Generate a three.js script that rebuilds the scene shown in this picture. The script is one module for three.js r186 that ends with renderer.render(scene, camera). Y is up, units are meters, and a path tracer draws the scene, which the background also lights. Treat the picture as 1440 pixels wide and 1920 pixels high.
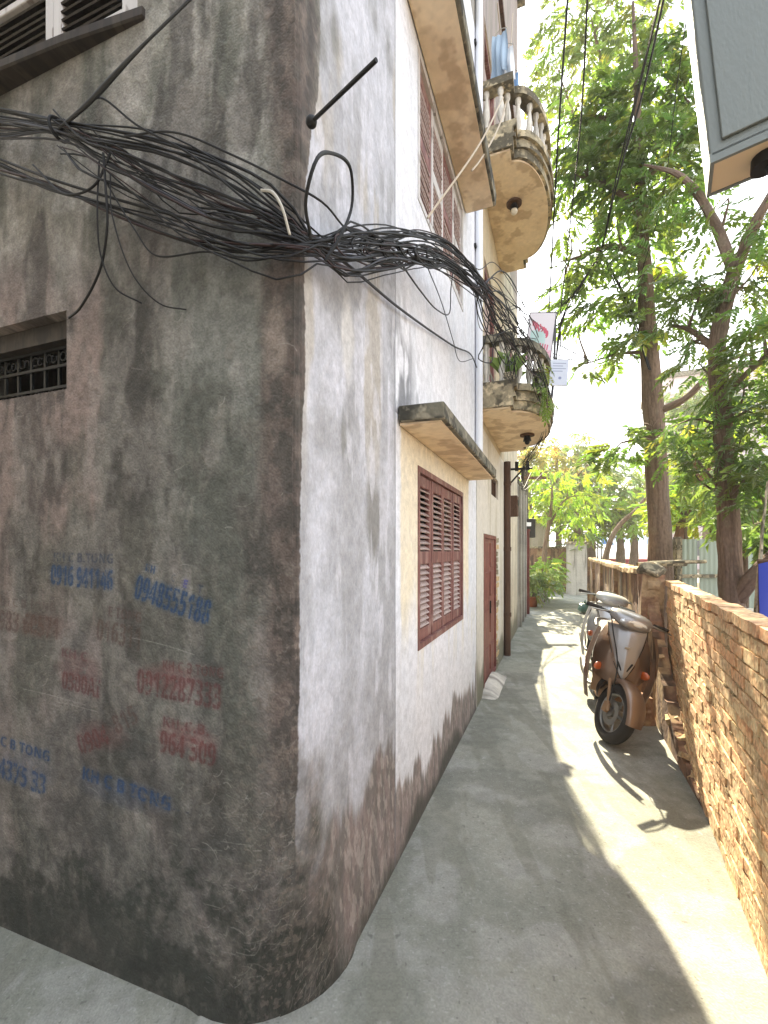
import * as THREE from 'three';
import { mergeGeometries } from 'three/addons/utils/BufferGeometryUtils.js';
import { RoundedBoxGeometry } from 'three/addons/geometries/RoundedBoxGeometry.js';

// ---------- camera, sky, sun, exposure ----------
const scene = new THREE.Scene();
const camera = new THREE.PerspectiveCamera(2 * Math.atan(960 / 850) * 180 / Math.PI, 3 / 4, 0.05, 600);
camera.position.set(0, 1.6, 0);
camera.setViewOffset(1440, 1920, 0, -73, 1440, 1920);            // level camera, lens shifted up
const SUN_AZ = 13.4 * Math.PI / 180, SUN_EL = 38 * Math.PI / 180;
const sunDir = new THREE.Vector3(Math.sin(SUN_AZ) * Math.cos(SUN_EL), Math.sin(SUN_EL), -Math.cos(SUN_AZ) * Math.cos(SUN_EL));
{
  const W = 512, H = 256, data = new Float32Array(W * H * 4), v = new THREE.Vector3();
  for (let j = 0; j < H; j++) for (let i = 0; i < W; i++) {
    const el = ((j + 0.5) / H - 0.5) * Math.PI, az = ((i + 0.5) / W - 0.5) * 2 * Math.PI;
    v.set(Math.cos(el) * Math.cos(az), Math.sin(el), Math.cos(el) * Math.sin(az));
    const up = Math.max(0, v.y), c = Math.max(-1, Math.min(1, v.dot(sunDir))), a = Math.acos(c);
    const k = Math.pow(1 - up, 1.6), glow = 0.9 * Math.exp(-a * a / 0.06) + 0.45 * Math.exp(-a * a / 0.5);
    const r = 0.45 + 0.18 * k + 0.7 * glow, g = 0.51 + 0.13 * k + 0.68 * glow, b = 0.61 + 0.035 * k + 0.64 * glow;
    data.set([r, g, b, 1], (j * W + i) * 4);
  }
  const sky = new THREE.DataTexture(data, W, H, THREE.RGBAFormat, THREE.FloatType);
  sky.mapping = THREE.EquirectangularReflectionMapping; sky.magFilter = THREE.LinearFilter; sky.minFilter = THREE.LinearFilter; sky.needsUpdate = true;
  scene.background = sky; scene.environment = sky;
}
const sun = new THREE.DirectionalLight(new THREE.Color(1.0, 0.88, 0.64), 5);
sun.position.copy(sunDir).multiplyScalar(60); sun.target.position.set(2, 0, -6);
sun.position.add(sun.target.position);
sun.shadow.mapSize.set(4096, 4096);
Object.assign(sun.shadow.camera, { left: -25, right: 25, top: 25, bottom: -25, near: 1, far: 140 });
scene.add(sun, sun.target);
const renderer = new THREE.WebGLRenderer({ antialias: true });
renderer.setSize(768, 1024);
renderer.toneMapping = THREE.LinearToneMapping;
renderer.toneMappingExposure = 4.45;
renderer.shadowMap.enabled = true;

// ---------- helpers ----------
const V = (x, y, z) => new THREE.Vector3(x, y, z);
function rng(seed) { let a = seed >>> 0; return () => { a = (a + 0x6D2B79F5) | 0; let t = Math.imul(a ^ (a >>> 15), 1 | a); t = (t + Math.imul(t ^ (t >>> 7), 61 | t)) ^ t; return ((t ^ (t >>> 14)) >>> 0) / 4294967296; }; }
const R = rng(20240611);
const rr = (a, b) => a + (b - a) * R();
const pick = (a) => a[Math.floor(R() * a.length)];
const clamp = (x, a = 0, b = 1) => x < a ? a : x > b ? b : x;
const smooth = (a, b, x) => { const t = clamp((x - a) / (b - a)); return t * t * (3 - 2 * t); };
const lerp = (a, b, t) => a + (b - a) * t;
const names = {};
const numbered = (n) => { const k = names[n] = (names[n] ?? -1) + 1; return k ? n + '_' + String(k).padStart(3, '0') : n; };
function tag(o, label, category, group, kind) {
  if (label) o.userData.label = label; if (category) o.userData.category = category;
  if (group) o.userData.group = group; if (kind) o.userData.kind = kind; return o;
}
function thing(name, label, category, pos = [0, 0, 0], turn = 0, group) {
  const o = new THREE.Group(); o.name = numbered(name); o.position.set(...pos); o.rotation.y = turn; scene.add(o); return tag(o, label, category, group);
}
function solo(name, geo, m, label, category, group) {
  const o = new THREE.Mesh(geo, m); o.name = numbered(name); scene.add(o); return tag(o, label, category, group);
}
function part(parent, name, geo, m, label) {
  const o = new THREE.Mesh(geo, m); o.name = name; parent.add(o); if (label) o.userData.label = label; return o;
}
function structure(name, geo, m) { const o = new THREE.Mesh(geo, m); o.name = name; o.userData.kind = 'structure'; scene.add(o); return o; }
// value noise
function noise2(seed) {
  const r = rng(seed), T = new Float32Array(65536); for (let i = 0; i < 65536; i++) T[i] = r();
  const n = (x, y) => {
    const xi = Math.floor(x), yi = Math.floor(y); let fx = x - xi, fy = y - yi; fx = fx * fx * (3 - 2 * fx); fy = fy * fy * (3 - 2 * fy);
    const a = (xi & 255), b = ((xi + 1) & 255), c = (yi & 255) << 8, d = ((yi + 1) & 255) << 8;
    const p = T[a | c], q = T[b | c], s = T[a | d], t = T[b | d];
    return p + (q - p) * fx + (s - p + (p - q - s + t) * fx) * fy;
  };
  const f = (x, y, o = 4) => { let v = 0, a = 0.5, k = 0; for (let i = 0; i < o; i++) { v += a * n(x, y); k += a; a *= 0.5; x = x * 2.03 + 17.1; y = y * 2.03 + 9.7; } return v / k; };
  f.n = n; return f;
}
const N1 = noise2(11), N2 = noise2(22), N3 = noise2(33);
// pictures of a surface: fn(u, v) -> [r, g, b, height], all 0..255; gives colour and relief
function surface(w, h, fn, wrap = THREE.MirroredRepeatWrapping) {
  const c = new Uint8Array(w * h * 4), b = new Uint8Array(w * h * 4);
  for (let j = 0; j < h; j++) for (let i = 0; i < w; i++) {
    const o = fn((i + 0.5) / w, (j + 0.5) / h, i, j), k = (j * w + i) * 4;
    c[k] = clamp(o[0], 0, 255); c[k + 1] = clamp(o[1], 0, 255); c[k + 2] = clamp(o[2], 0, 255); c[k + 3] = 255;
    b[k] = b[k + 1] = b[k + 2] = clamp(o[3], 0, 255); b[k + 3] = 255;
  }
  const mk = (d, srgb) => { const t = new THREE.DataTexture(d, w, h); t.wrapS = t.wrapT = wrap; t.magFilter = THREE.LinearFilter; t.minFilter = THREE.LinearMipmapLinearFilter; t.generateMipmaps = true; if (srgb) t.colorSpace = THREE.SRGBColorSpace; t.needsUpdate = true; return t; };
  return { map: mk(c, true), bump: mk(b, false) };
}
function surfMat(s, sx, sy, bump, rough = 0.92, extra = {}) {     // one repeat of the picture covers sx by sy metres
  const map = s.map.clone(), bm = s.bump.clone(); map.repeat.set(1 / sx, 1 / sy); bm.repeat.set(1 / sx, 1 / sy); map.needsUpdate = bm.needsUpdate = true;
  return new THREE.MeshStandardMaterial({ map, bumpMap: bm, bumpScale: bump, roughness: rough, ...extra });
}
const mat = (hex, rough = 0.7, metal = 0, extra = {}) => new THREE.MeshStandardMaterial({ color: hex, roughness: rough, metalness: metal, ...extra });
const mix3 = (a, b, t) => [a[0] + (b[0] - a[0]) * t, a[1] + (b[1] - a[1]) * t, a[2] + (b[2] - a[2]) * t];
// geometry
function bx(w, h, d, x = 0, y = 0, z = 0) {
  const g = new THREE.BoxGeometry(w, h, d), uv = g.attributes.uv, S = [[d, h], [d, h], [w, d], [w, d], [w, h], [w, h]];
  for (let i = 0; i < 24; i++) uv.setXY(i, uv.getX(i) * S[i >> 2][0], uv.getY(i) * S[i >> 2][1]);
  g.translate(x, y, z); return g;
}
function rb(w, h, d, r, x = 0, y = 0, z = 0, seg = 2) { const g = new RoundedBoxGeometry(w, h, d, seg, r); g.translate(x, y, z); return g; }
function mg(list) {
  const l = list.map((g) => { const q = g.index ? g.toNonIndexed() : g; for (const k of Object.keys(q.attributes)) if (!['position', 'normal', 'uv'].includes(k)) q.deleteAttribute(k); q.morphAttributes = {}; return q; });
  return mergeGeometries(l);
}
function uvBox(g, o = 0) {                                          // box-projected uv in metres
  const q = g.index ? g.toNonIndexed() : g, p = q.attributes.position; q.computeVertexNormals(); const n = q.attributes.normal, uv = new Float32Array(p.count * 2);
  for (let i = 0; i < p.count; i += 3) {
    const ax = Math.abs(n.getX(i)), ay = Math.abs(n.getY(i)), az = Math.abs(n.getZ(i));
    for (let k = i; k < i + 3; k++) { const x = p.getX(k), y = p.getY(k), z = p.getZ(k); const [u, v] = ay > ax && ay > az ? [x, z] : ax > az ? [z, y] : [x, y]; uv[k * 2] = u + o; uv[k * 2 + 1] = v + o * 0.7; }
  }
  q.setAttribute('uv', new THREE.BufferAttribute(uv, 2)); return q;
}
function tube(pts, radii, radial = 6, segs = 24, rough = 0) {       // a tapered tube along a smooth curve
  const P = pts.map((p) => p.isVector3 ? p : V(...p)), curve = new THREE.CatmullRomCurve3(P, false, 'centripetal');
  const fr = curve.computeFrenetFrames(segs, false), pos = [], uv = [], idx = [], L = curve.getLength();
  for (let i = 0; i <= segs; i++) {
    const t = i / segs, c = curve.getPointAt(t), f = t * (radii.length - 1), a = Math.min(radii.length - 2, Math.floor(f));
    const r0 = radii.length === 1 ? radii[0] : lerp(radii[a], radii[a + 1], f - a);
    for (let j = 0; j <= radial; j++) {
      const th = (j % radial) / radial * Math.PI * 2, r = r0 * (rough ? 1 + rough * (N2.n(j % radial * 1.7 + P[0].x * 9, i * 0.45 + P[0].z) - 0.5) : 1), x = Math.cos(th) * r, y = Math.sin(th) * r;
      pos.push(c.x + fr.normals[i].x * x + fr.binormals[i].x * y, c.y + fr.normals[i].y * x + fr.binormals[i].y * y, c.z + fr.normals[i].z * x + fr.binormals[i].z * y);
      uv.push(j / radial * Math.PI * 2 * (radii[0] || 0.01), t * L);
    }
  }
  const w = radial + 1;
  for (let i = 0; i < segs; i++) for (let j = 0; j < radial; j++) { const a = i * w + j, b = a + w; idx.push(a, a + 1, b, b, a + 1, b + 1); }
  for (const [row, flip] of [[0, 1], [segs, 0]]) {
    const c0 = pos.length / 3, c = curve.getPointAt(row / segs); pos.push(c.x, c.y, c.z); uv.push(0, 0);
    for (let j = 0; j < radial; j++) { const a = row * w + j; flip ? idx.push(c0, a + 1, a) : idx.push(c0, a, a + 1); }
  }
  const g = new THREE.BufferGeometry(); g.setAttribute('position', new THREE.Float32BufferAttribute(pos, 3)); g.setAttribute('uv', new THREE.Float32BufferAttribute(uv, 2)); g.setIndex(idx); g.computeVertexNormals(); return g;
}
const bar = (a, b, r, radial = 6) => { const A = V(...a), B = V(...b), g = new THREE.CylinderGeometry(r, r, A.distanceTo(B), radial); g.applyQuaternion(new THREE.Quaternion().setFromUnitVectors(V(0, 1, 0), B.clone().sub(A).normalize())); g.translate(...A.add(B).multiplyScalar(0.5).toArray()); return g; };
function loft(sections, seg = 20) {                                 // rings [x, y, z, ry, rz, power] along x, superellipse outline, closed ends
  const pos = [], idx = [], n = sections.length, uv = [];
  sections.forEach(([x, y, z, ry, rz, p = 2.4], i) => { for (let j = 0; j < seg; j++) { const t = j / seg * Math.PI * 2, c = Math.cos(t), s = Math.sin(t); pos.push(x, y + ry * Math.sign(s) * Math.pow(Math.abs(s), 2 / p), z + rz * Math.sign(c) * Math.pow(Math.abs(c), 2 / p)); uv.push(j / seg, i / n); } });
  for (let i = 0; i < n - 1; i++) for (let j = 0; j < seg; j++) { const a = i * seg + j, b = i * seg + (j + 1) % seg; idx.push(a, a + seg, b, b, a + seg, b + seg); }
  for (const i of [0, n - 1]) { const c = pos.length / 3, s = sections[i]; pos.push(s[0], s[1], s[2]); uv.push(0, 0); for (let j = 0; j < seg; j++) { const a = i * seg + j, b = i * seg + (j + 1) % seg; i ? idx.push(c, b, a) : idx.push(c, a, b); } }
  const g = new THREE.BufferGeometry(); g.setAttribute('position', new THREE.Float32BufferAttribute(pos, 3)); g.setAttribute('uv', new THREE.Float32BufferAttribute(uv, 2)); g.setIndex(idx);
  g.computeVertexNormals(); return g;
}
function grid(nu, nv, fn) {                                         // a sheet: fn(u, v) -> [x, y, z]
  const pos = [], uv = [], idx = [];
  for (let j = 0; j <= nv; j++) for (let i = 0; i <= nu; i++) { pos.push(...fn(i / nu, j / nv)); uv.push(i / nu, j / nv); }
  for (let j = 0; j < nv; j++) for (let i = 0; i < nu; i++) { const a = j * (nu + 1) + i, b = a + nu + 1; idx.push(a, a + 1, b, b, a + 1, b + 1); }
  const g = new THREE.BufferGeometry(); g.setAttribute('position', new THREE.Float32BufferAttribute(pos, 3)); g.setAttribute('uv', new THREE.Float32BufferAttribute(uv, 2)); g.setIndex(idx); g.computeVertexNormals(); return g;
}
const shapeOf = (pts) => { const s = new THREE.Shape(); pts.forEach(([x, y], i) => i ? s.lineTo(x, y) : s.moveTo(x, y)); s.closePath(); return s; };
const rectPath = (x0, x1, y0, y1) => { const p = new THREE.Path(); p.moveTo(x0, y0); p.lineTo(x1, y0); p.lineTo(x1, y1); p.lineTo(x0, y1); p.closePath(); return p; };
function jitter(g, a, f = 9, o = 0) {                               // move vertices by noise of their place, so seams stay closed
  const p = g.attributes.position;
  for (let i = 0; i < p.count; i++) { const x = p.getX(i), y = p.getY(i), z = p.getZ(i); p.setXYZ(i, x + a * (N1.n(y * f + o, z * f + x * 3) - 0.5), y + a * (N2.n(x * f + o, z * f + y * 3) - 0.5), z + a * (N3.n(x * f + o, y * f + z * 3) - 0.5)); }
  g.computeVertexNormals(); return g;
}
// corner of the house on the ground, and the three directions of the walls
const CX = -0.2706, CZ = -1.4286, TF = Math.atan2(0.93406, 0.35714), TL = -Math.PI / 2 + 0.016;
const along = (s, n = 0) => [CX + 0.35714 * s + 0.93406 * n, 0, CZ - 0.93406 * s + 0.35714 * n];   // s metres up the alley, n metres out from the facade
const BX = 1.95, BZ = -2.753;                                       // where the brick wall meets the plastered wall
// ---------- surfaces ----------
const LW = 4.3;                                                     // the side wall's picture covers 4.3 m by 4.3 m
const print = (() => {                                              // stencilled telephone numbers and scratches on the side wall
  const c = document.createElement('canvas'); c.width = c.height = 2048; const x = c.getContext('2d'), K = 2048 / LW;
  const put = (s, t, h, w, tall, col, a = 0, al = 0.8) => {        // centre t from the corner, h up, w wide, tall high, turned a degrees
    x.save(); x.translate((LW - t) * K, (LW - h) * K); x.rotate(a * Math.PI / 180); x.globalAlpha = al; x.fillStyle = col; x.font = 'bold 100px sans-serif'; x.shadowColor = col; x.shadowBlur = 7; x.textAlign = 'center'; x.textBaseline = 'middle';
    const m = x.measureText(s).width; x.scale(w * K / m, tall * K / 72); x.fillText(s, 0, 0); x.shadowBlur = 0; x.globalCompositeOperation = 'destination-out'; x.globalAlpha = 1; x.lineWidth = 2.5; for (let i = 0; i < s.length; i++) { const X = -m / 2 + (i + 0.5) * m / s.length; x.beginPath(); x.moveTo(X + 3, -60); x.lineTo(X - 3, 60); x.stroke(); } x.restore();
  };
  const blue = '#1b355c', navy = '#262e40', red = '#512d2c', brown = '#483630';
  put('KH C B.TONG', 0.955, 1.573, 0.33, 0.036, navy, 1, 0.6); put('0916 941146', 0.963, 1.497, 0.34, 0.078, blue, 3, 0.85);
  put('KH', 0.61, 1.535, 0.05, 0.028, blue, 12, 0.8); put('C', 0.505, 1.505, 0.02, 0.026, navy, 14, 0.5); put('E', 0.45, 1.485, 0.022, 0.028, '#2b2f8f', 14, 0.8); put('T', 0.385, 1.468, 0.022, 0.03, navy, 14, 0.7);
  put('0948555188', 0.512, 1.428, 0.35, 0.088, blue, 14, 0.92);
  put('0983 60571', 1.29, 1.30, 0.42, 0.085, brown, 3, 0.55); put('KH C B TONG', 1.28, 1.38, 0.36, 0.035, brown, 2, 0.35);
  put('E TONG', 0.735, 1.365, 0.17, 0.038, brown, 6, 0.6); put('016311', 0.765, 1.29, 0.23, 0.082, brown, 6, 0.55);
  put('KH C', 1.0, 1.195, 0.15, 0.035, red, 4, 0.5); put('0300AI', 0.965, 1.083, 0.21, 0.07, red, 5, 0.7);
  put('KH C B TONG', 0.42, 1.19, 0.27, 0.036, red, 1, 0.65); put('0912287333', 0.485, 1.115, 0.38, 0.088, red, 3, 0.72);
  put('0904', 0.90, 0.875, 0.17, 0.075, red, -24, 0.7); put('815', 0.735, 0.975, 0.13, 0.072, brown, -30, 0.6);
  put('KH.C.B.', 0.45, 0.988, 0.21, 0.036, red, 2, 0.7); put('964 309', 0.442, 0.912, 0.25, 0.078, red, 4, 0.85);
  put('C B TONG', 1.29, 0.785, 0.31, 0.042, blue, 4, 0.8); put('04375 33', 1.33, 0.67, 0.34, 0.085, blue, 6, 0.7);
  put('KH C B TONG', 0.735, 0.722, 0.45, 0.05, blue, 5, 0.85); put('.. .', 0.47, 0.70, 0.08, 0.03, navy, 0, 0.6);
  for (const [t, h, w, tall, col, al] of [[0.52, 1.15, 0.3, 0.11, '140,62,62', 0.2], [0.44, 0.95, 0.28, 0.1, '140,62,62', 0.22], [1.2, 1.3, 0.4, 0.12, '110,66,56', 0.2], [0.85, 0.9, 0.3, 0.12, '140,66,64', 0.15], [0.98, 1.14, 0.26, 0.14, '132,62,60', 0.18], [1.3, 0.7, 0.4, 0.16, '52,72,120', 0.16], [0.74, 0.7, 0.5, 0.12, '52,72,120', 0.16], [0.96, 1.52, 0.36, 0.1, '60,72,104', 0.14]]) { x.save(); x.translate((LW - t) * K, (LW - h) * K); x.scale(1, tall / w); const gr = x.createRadialGradient(0, 0, 0, 0, 0, w * K * 0.55); gr.addColorStop(0, `rgba(${col},${al * 1.6})`); gr.addColorStop(0.6, `rgba(${col},${al})`); gr.addColorStop(1, `rgba(${col},0)`); x.fillStyle = gr; x.beginPath(); x.arc(0, 0, w * K * 0.55, 0, 7); x.fill(); x.restore(); }
  const q = rng(77); x.lineCap = 'round';
  for (let i = 0; i < 760; i++) {                                   // pale scuffs, most of them on the rubbed corner and low down
    const low = q() < 0.6, t = low ? q() * 0.38 : q() * 1.7, h = low ? 0.1 + q() * 0.75 : 0.3 + q() * 2.2, l = 0.01 + q() * q() * 0.09, an = (q() - 0.5) * 1.6 - 0.2;
    x.strokeStyle = q() < 0.5 ? '#a5a199' : '#868079'; x.globalAlpha = 0.15 + q() * 0.5; x.lineWidth = 0.5 + q() * 1.5; x.beginPath(); const X = (LW - t) * K, Y = (LW - h) * K; x.moveTo(X, Y); x.quadraticCurveTo(X + l * K * 0.5, Y + (q() - 0.5) * 14, X + Math.cos(an) * l * K, Y + Math.sin(an) * l * K); x.stroke();
  }
  x.strokeStyle = '#a09c95';
  for (const [t, h, l, b] of [[1.3, 1.03, 0.36, 12], [1.1, 1.0, 0.22, 6], [0.3, 0.62, 0.12, -6], [0.2, 0.3, 0.1, -12], [0.7, 1.28, 0.3, 20]]) { x.globalAlpha = 0.55; x.lineWidth = 1.6; x.beginPath(); x.moveTo((LW - t) * K, (LW - h) * K); x.quadraticCurveTo((LW - t + l / 2) * K, (LW - h) * K + b * 0.2, (LW - t + l) * K, (LW - h) * K + b); x.stroke(); }
  return x.getImageData(0, 0, 2048, 2048).data;
})();
function sideColor(t, h) {
  const big = N1(t * 1.1 + 3, h * 0.75 + 1, 4), streak = N2(t * 10, h * 0.9, 4), mid = N3(t * 3.2, h * 2.6, 5), fine = N1(t * 34, h * 30, 3), grit = N2.n(t * 210, h * 210), bits = N3(t * 11 + 4, h * 8, 4);
  let c = mix3([122, 113, 108], [117, 117, 110], smooth(0.42, 0.6, big + 0.12 * (streak - 0.5)));
  const pink = smooth(1.25, 1.5, h + 0.5 * (mid - 0.5)) * (1 - smooth(2.3, 2.75, h + 0.6 * (mid - 0.5))) * smooth(0.5, 0.75, t + 0.4 * (big - 0.5)); c = mix3(c, [134, 117, 109], pink * 0.8);
  const pale = smooth(2.5, 2.8, h + 1.1 * (mid - 0.5)); c = mix3(c, mix3([136, 133, 122], [164, 160, 151], smooth(0.45, 0.62, bits)), pale * 0.75);
  const m = streak * 0.45 + mid * 0.55;
  c = mix3(c, [76, 77, 69], 0.74 * smooth(0.46, 0.64, m + 0.13 * smooth(0.75, 0.25, Math.abs(t - 0.45)) * smooth(3.1, 2.4, h)));
  c = mix3(c, [64, 60, 56], 0.6 * smooth(0.52, 0.68, N1(t * 6.5 + 20, h * 2.6 + 7, 5) + 0.25 * (N2(t * 30, h * 5, 3) - 0.5)));
  c = mix3(c, [154, 148, 141], 0.42 * smooth(0.5, 0.66, N3(t * 9 + 2, h * 3.6 + 8, 5)));
  const lowd = smooth(0.06, 0.34, N2(t * 6 + 3, h * 5, 6) - 0.25 + 0.34 * (0.75 - h)); c = mix3(c, mix3([70, 70, 67], [98, 95, 90], smooth(0.4, 0.62, N1(t * 17, h * 15 + 5, 5))), clamp(lowd) * 0.55);
  const moss = smooth(0.06, 0.3, N3(t * 7, h * 8, 6) * 0.7 + N1(t * 45, h * 45, 3) * 0.3 - 0.2 + 0.9 * (0.19 - h)); c = mix3(c, mix3([36, 42, 36], [50, 50, 44], bits), clamp(moss) * 0.66);
  const edge = smooth(0.15, 0.07, t + 0.2 * (N2(t * 8, h * 2.2 + 9, 5) - 0.5)) * smooth(0.55, 1.0, h); c = mix3(c, mix3([96, 82, 75], [68, 61, 56], smooth(0.4, 0.6, N1(t * 26, h * 17, 4))), edge * 0.72);
  c = mix3(c, [122, 114, 106], 0.3 * smooth(0.54, 0.72, N2(t * 19 + 40, h * 11 + 3, 5)));
  c = mix3(c, [128, 122, 112], 0.28 * smooth(0.58, 0.7, N1(t * 38 + 9, h * 22, 4)) * smooth(0.45, 0.6, mid));
  c = mix3(c, [138, 126, 116], 0.8 * smooth(0.055, 0.02, Math.hypot((t - 0.085) * 0.9, (h - 2.27) * 0.35) + 0.05 * (bits - 0.5)));
  const pe = smooth(0.6, 0.66, N1(t * 55, h * 60, 2)) * smooth(0.35, 0.05, t) * smooth(2.0, 1.2, h); c = mix3(c, [128, 116, 107], pe * 0.5);
  const b = 0.8 + 0.3 * fine + 0.16 * (grit - 0.5) + 0.12 * (N2(t * 90, h * 80, 2) - 0.5);
  return [c[0] * b, c[1] * b, c[2] * b, 128 + 90 * (mid - 0.5) + 110 * (fine - 0.5) + 40 * (grit - 0.5) + 40 * (bits - 0.5)];
}
const sideSurf = surface(2048, 2048, (u, v, i, j) => {
  const t = (1 - u) * LW, h = v * LW; let o = sideColor(t, h), c = [o[0], o[1], o[2]];
  const k = ((2047 - j) * 2048 + i) * 4, al = print[k + 3] / 255; if (al > 0.01) { const w = al * 0.8 * smooth(0.24, 0.54, N3(t * 55, h * 55, 4) + 0.12); c = mix3(c, [print[k], print[k + 1], print[k + 2]], clamp(w)); }
  return [c[0], c[1], c[2], o[3]];
});
const FW = 3.4, FH = 6.8;
const scuffs = (() => {                                             // scratches rubbed into the foot of the alley wall: 1 m by 2 m
  const c = document.createElement('canvas'); c.width = 600; c.height = 1200; const x = c.getContext('2d'), q = rng(91); x.lineCap = 'round';
  for (let i = 0; i < 900; i++) { const s = Math.pow(q(), 1.3), h = q() * q() * 1.3, l = 6 + q() * q() * 60, a = -0.9 + (q() - 0.5) * 1.4; x.strokeStyle = q() < 0.55 ? '#c3bab2' : q() < 0.5 ? '#9a8d85' : '#5d554f'; x.globalAlpha = 0.1 + q() * 0.42; x.lineWidth = 0.6 + q() * 1.6; const X = s * 600, Y = 1200 - h * 600; x.beginPath(); x.moveTo(X, Y); x.quadraticCurveTo(X + Math.cos(a) * l * 0.5 + (q() - 0.5) * 12, Y + Math.sin(a) * l * 0.5, X + Math.cos(a) * l, Y + Math.sin(a) * l); x.stroke(); }
  return x.getImageData(0, 0, 600, 1200).data;
})();
const frontSurf = surface(2048, 2048, (u, v) => {
  const s = u * FW, h = v * FH;
  const streak = N1(s * 9 + 2, h * 0.8, 4), mid = N2(s * 3 + 1, h * 2, 5), fine = N3(s * 32, h * 30, 3), grit = N1.n(s * 200, h * 200), bits = N2(s * 12, h * 9, 4), wide = N3(s * 4, h * 0.7 + 3, 4);
  let c, rel = 128 + 60 * (mid - 0.5) + 60 * (fine - 0.5);
  if (s < 0.916) {
    c = mix3([188, 189, 196], [160, 160, 163], smooth(0.38, 0.64, wide * 0.35 + streak * 0.25 + N1(s * 7 + 60, h * 6, 5) * 0.4));
    c = mix3(c, [172, 163, 148], 0.6 * smooth(0.5, 0.64, N1(s * 5 + 30, h * 1.3, 4)) * smooth(1.6, 2.3, h));
    c = mix3(c, [118, 117, 112], 0.7 * smooth(0.57, 0.7, mid * 0.6 + streak * 0.4));
    c = mix3(c, [122, 120, 116], 0.8 * smooth(0.14, 0.05, Math.hypot((s - 0.62) * 1.2, (h - 1.72) * 0.55) + 0.08 * (bits - 0.5)));
    c = mix3(c, [206, 206, 214], 0.55 * smooth(0.55, 0.68, N3(s * 18, h * 4, 4)));
    c = mix3(c, [200, 198, 196], 0.9 * smooth(0.1, 0.04, Math.hypot((s - 0.36) * 1.4, (h - 2.42) * 0.4) + 0.09 * (bits - 0.5)));
    rel += 70 * (fine - 0.5) + 50 * (bits - 0.5);
  } else {
    c = mix3([228, 228, 233], [220, 222, 228], smooth(0.35, 0.65, wide)); c = mix3(c, [208, 207, 208], 0.2 * smooth(0.56, 0.72, streak));
    const peach = smooth(0.98, 1.02, s + 0.05 * (bits - 0.5)) * smooth(2.97, 2.9, s + 0.04 * (bits - 0.5)) * smooth(1.0, 1.45, h + 0.7 * (streak - 0.5)) * (h < 2.26 ? 1 : 0); c = mix3(c, mix3([232, 218, 184], [226, 214, 190], bits), peach * 0.85);
    const sootA = smooth(0.55, 0.05, s - 0.916 + 0.5 * (streak - 0.5)) * smooth(3.1, 2.5, h + 0.4 * (mid - 0.5)) * (h > 2.3 ? 1 : 0); c = mix3(c, [132, 132, 136], sootA * smooth(0.3, 0.55, N1(s * 14, h * 5, 4)) * 0.95);
    c = mix3(c, [224, 218, 198], 0.3 * smooth(0.55, 0.65, streak) * smooth(0.62, 0.9, h) * smooth(1.1, 0.98, h) * smooth(1.2, 1.4, s));
  }
  const lim = s < 0.916 ? 0.62 : 0.36, low = smooth(0.05, -0.05, h - lim - 0.55 * (streak - 0.5) - 0.25 * (mid - 0.5));
  c = mix3(c, mix3([128, 112, 106], [104, 96, 90], smooth(0.46, 0.56, N2(s * 26, h * 5, 5))), low * 0.8);
  c = mix3(c, [182, 173, 166], low * 0.55 * smooth(0.52, 0.66, N3(s * 42 + h * 9, h * 15, 4)));
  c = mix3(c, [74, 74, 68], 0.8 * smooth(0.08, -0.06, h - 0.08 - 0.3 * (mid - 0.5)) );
  const rub = smooth(0.36, 0.04, s + 0.3 * (N2(s * 11 + 7, h * 6, 5) - 0.5)) * smooth(1.05, 0.5, h + 0.6 * (N1(s * 9, h * 7 + 2, 4) - 0.5)), sc = s < 0.4 ? sideColor(s, h) : null; if (sc) c = mix3(c, sc, clamp(rub * 1.1));
  if (s < 1 && h < 2) { const k = ((1199 - Math.floor(h * 600)) * 600 + Math.floor(s * 600)) * 4, a = scuffs[k + 3] / 255; if (a > 0.01) c = mix3(c, [scuffs[k], scuffs[k + 1], scuffs[k + 2]], a * clamp(low + rub + 0.12)); }
  const ed = 0.0 + 0.015 * smooth(0.7, 1.0, h) + 0.03 * smooth(1.9, 2.2, h) + 0.09 * smooth(2.7, 3.3, h) + 0.03 * (N1(h * 5, 3, 5) - 0.5) + 0.008 * (N1(h * 70, 9, 2) - 0.5);
  if (sc) c = mix3(c, sc, smooth(0.004, -0.004, s - ed));
  const jl = Math.abs(s - 0.916 - 0.004 * (N1.n(h * 3, 4) - 0.5)); if (jl < 0.008) { const w = smooth(0.008, 0.002, jl); c = mix3(c, [128, 130, 138], w * 0.8); rel -= 90 * w; }
  const b = 0.9 + 0.15 * fine + 0.08 * (grit - 0.5) + 0.1 * (N2(s * 110, h * 60, 2) - 0.5) * (s < 0.916 ? 1 : 0.3 + low);
  return [c[0] * b, c[1] * b, c[2] * b, rel];
});
const upSurf = surface(512, 512, (u, v) => {                        // plain weathered plaster
  const s = u * 3, h = v * 3, m = N1(s * 3, h * 1.4, 4), f = N2(s * 30, h * 30, 3), st = N3(s * 9, h * 0.8, 4); let c = mix3([182, 178, 168], [146, 142, 134], smooth(0.4, 0.62, m * 0.5 + st * 0.5)); c = mix3(c, [104, 100, 92], 0.6 * smooth(0.58, 0.72, st));
  const b = 0.92 + 0.14 * f; return [c[0] * b, c[1] * b, c[2] * b, 128 + 90 * (f - 0.5) + 60 * (m - 0.5)];
});
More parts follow.
